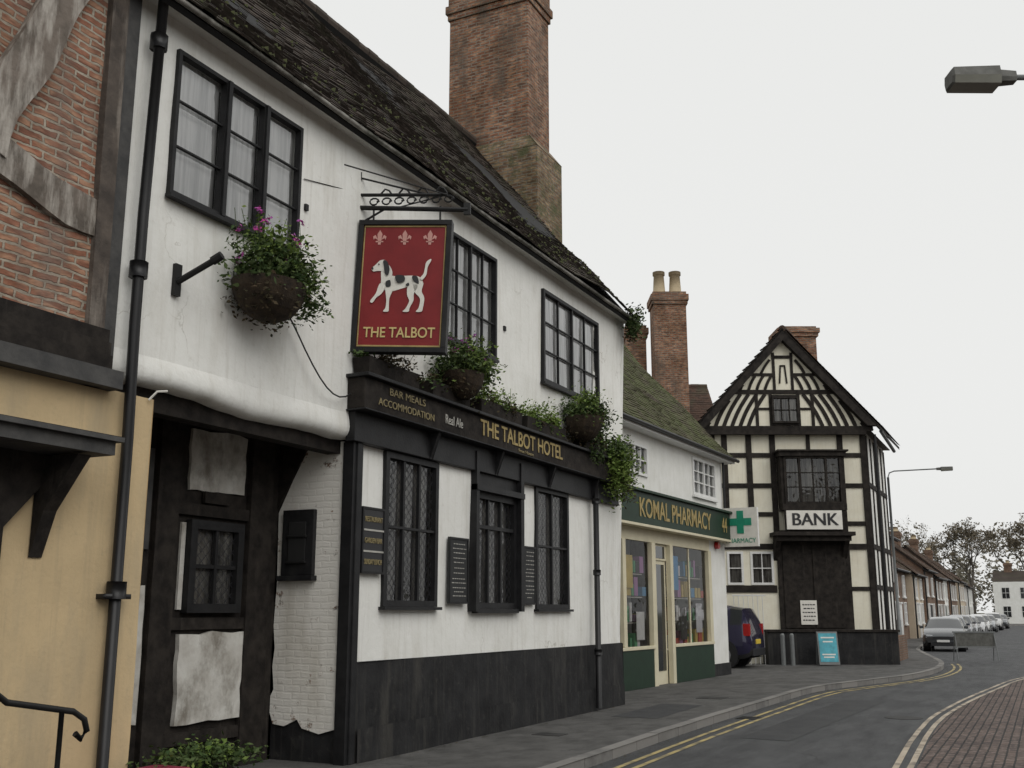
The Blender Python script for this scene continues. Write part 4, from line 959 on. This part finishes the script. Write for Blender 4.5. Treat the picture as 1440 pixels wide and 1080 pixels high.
# ------------------------------------------------------------------ cars
def car(name,loc,rz,paint,Lc=4.1,Wc=1.72,Hc=1.46,suv=False):
    e=root(name,loc,rz); w=MB(); h=Hc/1.46; hw=Wc/2
    st=[(0,.38,.60,.63,.80),(.06,.24,.66,.70,.88),(.30,.20,.78,.82,.97),(.95,.20,.90,.95,1.0),(1.08,.2,.92,.98,1.0),(1.75,.2,.95,1.36,1.0),(2.25,.2,.96,1.46,1.0),(2.33,.2,.96,1.46,1.0),(3.1,.2,.98,1.45,1.0),(3.45,.2,.99,1.41,.99),(3.52,.2,.99,1.39,.99),(3.85,.22,1.0,1.12 if not suv else 1.36,.97),(4.02,.26,.92,.96 if not suv else 1.05,.93),(4.10,.36,.6,.64,.86)]
    st=[(a*Lc/4.1,b*h,c*h,d*h,ww) for a,b,c,d,ww in st]
    rings=[]
    for a,b,c,d,ww in st:
        W0=hw*ww; t=max(0,(d-c)/(.5*h)); rw=W0*(1-.24*t)
        half=[(W0*.90,b),(W0*.99,b+.12),(W0,(b+c)/2+.03),(W0*.965,c),(rw*.97,c+(d-c)*.9),(rw*.86,d),(rw*.4,d+.02*h)]
        rings.append([(a,-y,z) for y,z in half]+[(a,y,z) for y,z in half[::-1]])
    n=len(rings[0])
    def kf(i,j):
        x=(st[i][0]+st[i+1][0])/2*4.1/Lc
        side=(j==3) or (j==n-1-3-1)
        if side and 1.2<x<3.75 and not(2.25<x<2.33) and not(3.45<x<3.52): return 'carglass'
        if j in (4,5,6,7,8) and (1.08<=x<=1.75 or (3.52<=x<=3.85)): return 'carglass'
        if j in (0,n-2): return 'tyre'
        return paint
    for i in range(len(rings)-1):
        for j in range(n-1):
            w.face([rings[i][j],rings[i+1][j],rings[i+1][j+1],rings[i][j+1]],kf(i,j))
    w.face(rings[0],paint); w.face(rings[-1],paint)
    w.face([(st[0][0],-hw*.7,.3),(st[-1][0],-hw*.7,.3),(st[-1][0],hw*.7,.3),(st[0][0],hw*.7,.3)],'tyre')
    o=w.obj('body',e)
    m=o.modifiers.new('weld','WELD'); m.merge_threshold=.001
    o.data.polygons.foreach_set('use_smooth',[True]*len(o.data.polygons))
    es=o.modifiers.new('es','EDGE_SPLIT'); es.split_angle=rad(38)
    w=MB(); rw=.31*max(1,h*.98)
    for cx in (.75*Lc/4.1,3.3*Lc/4.1):
        for s in (-1,1):
            w.tube([(cx,s*(hw-.22),rw),(cx,s*(hw-.02),rw),(cx,s*(hw+.005),rw)],[rw,rw,rw*.9],'tyre',20); w.tube([(cx,s*(hw-.0),rw),(cx,s*(hw+.015),rw)],rw*.62,'hub',14)
            w.tube([(cx,s*(hw-.3),rw+.02),(cx,s*(hw+.003),rw+.02)],rw*1.16,'signblack',20)
            w.tube([(cx,s*(hw+.004),rw),(cx,s*(hw+.012),rw)],rw,'tyre',20)
    w.obj('wheels',e)
    w=MB()
    for s in (-1,1):
        w.prism([(.02,s*hw*.50,.60*h),(.02,s*hw*.80,.60*h),(.24,s*hw*.93,.66*h),(.24,s*hw*.93,.78*h),(.06,s*hw*.78,.72*h),(.04,s*hw*.50,.69*h)],(.05,0,0),'head')
        w.box(Lc-.22,Lc-.03,s*hw*.78 if s>0 else -hw*.945,s*hw*.78 if s<0 else hw*.945,.74*h,.93*h if not suv else 1.02*h,'tail')
        w.box(1.25,1.42,min(s*hw*.98,s*(hw+.16)),max(s*hw*.98,s*(hw+.16)),.97*h,1.09*h,paint)
    w.box(-.012,.04,-.42,.42,.52*h,.64*h,'signblack'); w.box(-.03,.02,-.52,.52,.24*h,.36*h,'signblack'); w.box(-.035,.0,-.26,.26,.40*h,.50*h,'plateW'); w.box(Lc-.02,Lc+.02,-.26,.26,.55*h,.66*h,'plateY')
    w.box(Lc-.05,Lc+.03,-hw*.8,hw*.8,.28*h,.45*h,'signblack')
    w.obj('lights_and_trim',e,bevel=.01)
    return e
cp=[carpaint('car_paint_%d'%i,c) for i,c in enumerate([(.06,.065,.07),(.018,.015,.05),(.25,.26,.27),(.05,.06,.08),(.5,.5,.5),(.55,.55,.54),(.3,.02,.03),(.1,.1,.11)])]
car('parked_car',(21.9,5.0,0),rad(-90),cp[1],4.2,1.8,1.80,suv=True)
car('parked_car',(41.0,-2.7,-.11),rad(2),cp[0])
for i,(x,y,k,h) in enumerate(((53,-2.0,3,1.45),(59.5,-1.95,7,1.5),(66,-1.9,2,1.42),(74,-1.95,4,1.46),(81,-1.95,5,1.5),(90,-2.0,2,1.45),(101,-2.1,5,1.6),(112,-2.3,0,1.45))):
    car('parked_car',(x,y,-.11),0,cp[k],4.2,1.74,h)
car('parked_car',(128,-5.2,-.11),rad(-12),cp[4]); car('parked_car',(136,-8.0,-.11),rad(-14),cp[2])

# ------------------------------------------------------------------ street furniture
def lamp(name,base,hh,arm_dir,arm,headl,r=.075):
    e=root(name,base); w=MB(); d=Vector(arm_dir).normalized()
    w.tube([(0,0,0),(0,0,1.2),(0,0,1.25),(0,0,hh-.3)],[r*1.4,r*1.4,r,r*.75],'galv',10)
    w.tube([(0,0,hh-.3),tuple(d*.08+Vector((0,0,hh-.08))),tuple(d*.3+Vector((0,0,hh))),tuple(d*arm+Vector((0,0,hh+.02)))],r*.42,'galv',8); w.obj('column',e,smooth=True)
    w=MB(); s=Vector((-d.y,d.x,0)); z=hh+.01
    def sec(t,wd,lo,hi): c=d*(arm-.05+t*headl); return [tuple(c+s*wd*a_+Vector((0,0,z+b_))) for a_,b_ in ((-1,lo*.2),(-.85,hi),(.85,hi),(1,lo*.2),(.85,lo),(-.85,lo))]
    ss=[sec(0,.06,-.05,.06),sec(.26,.08,-.06,.07),sec(.28,.14,-.11,.09),sec(.97,.14,-.10,.08),sec(1,.11,-.08,.06)]
    for i in range(4):
        for j in range(6): q=(j+1)%6; w.face([ss[i][j],ss[i][q],ss[i+1][q],ss[i+1][j]],'lampglass' if (i==2 and j in (3,4,5)) else 'lamp')
    w.face(ss[0],'lamp'); w.face(ss[-1],'lamp'); w.obj('lantern',e); return e
lamp('street_lamp',(45,-.45,0),8.4,(.1,-1,0),2.3,.75)
lamp('street_lamp',(2.75,-9.3,-.1),7.24,(-.42,.907,0),2.46,.70)

def bk(x,y): return (26.19+x*.4446+y*.8957,-2.26-x*.8957+y*.4446,0)
e=root('pavement_sign',bk(-2.3,-1.35),rad(-63.6)); w=MB()
for s in (-1,1):
    Mx=Matrix.Translation((0,0,1.0))@Matrix.Rotation(rad(9*s),4,'X')@Matrix.Translation((0,0,-1.0))
    w.box(-.31,.31,-.015+.02*s,.015+.02*s,.02,1.0,'galv',Mx)
    if s<0: w.box(-.27,.27,-.042,-.036,.10,.95,'blueposter',Mx)
    else: w.box(-.27,.27,.036,.042,.10,.95,'blueposter',Mx)
Mx=Matrix.Translation((0,0,1.0))@Matrix.Rotation(rad(-9),4,'X')@Matrix.Translation((0,0,-1.0))
for z,a in ((.8,.2),(.68,.15),(.3,.2),(.22,.16)): w.box(-a,a,-.046,-.0425,z,z+.04,'signwhite',Mx)
w.obj('board',e)
for bx,by in ((-3.62,-1.25),(-3.35,-1.3)):
    e=root('bollard',bk(bx,by)); w=MB(); w.tube([(0,0,0),(0,0,.9),(0,0,.95)],[.07,.07,.04],'galv',10); w.obj('post',e)
e=root('road_barrier',(31.6,-4.5,-.11),rad(-70)); w=MB()
w.box(-.68,.68,-.02,.02,.52,.98,'lamp'); w.box(-.72,.72,-.035,.035,.98,1.03,'galv'); w.box(-.72,.72,-.035,.035,.47,.517,'galv')
for s in (-1,1):
    for t in (-1,1): w.tube([(s*.66,0,1.0),(s*.68,t*.28,.02)],.018,'galv',6)
w.obj('panel_and_legs',e)

# ------------------------------------------------------------------ sky, sun, camera
wd=bpy.data.worlds.new('World'); scene.world=wd; wd.use_nodes=True; nt=wd.node_tree; bg=nt.nodes['Background']
sky=nt.nodes.new('ShaderNodeTexSky'); sky.sky_type='NISHITA'; sky.sun_disc=False; sky.air_density=1; sky.dust_density=4
hs=nt.nodes.new('ShaderNodeHueSaturation'); hs.inputs['Saturation'].default_value=.10; nt.links.new(sky.outputs[0],hs.inputs['Color'])
mx=mixc(nt,.88,hs.outputs[0],(9.0,9.05,8.9)); nt.links.new(mx,bg.inputs['Color']); bg.inputs['Strength'].default_value=.1
sd=bpy.data.lights.new('sun','SUN'); sd.energy=1.1; sd.angle=rad(50); sd.color=(1,.97,.93); so=bpy.data.objects.new('sun',sd); col.objects.link(so)
dirv=Vector((.42,.80,-.85)).normalized(); so.rotation_euler=dirv.to_track_quat('-Z','Y').to_euler()
az=math.atan2(-dirv.x,-dirv.y); sky.sun_rotation=az; sky.sun_elevation=math.asin(-dirv.z)
cd=bpy.data.cameras.new('camera'); cd.sensor_width=36; cd.lens=37.05; cd.clip_end=4000; cd.clip_start=.1
co=bpy.data.objects.new('camera',cd); col.objects.link(co); co.location=(-9.85,-6.89,1.6); co.rotation_euler=(rad(90+12.19),0,rad(-63.6)); scene.camera=co
scene.view_settings.view_transform='Standard'; scene.view_settings.look='None'; scene.view_settings.exposure=0
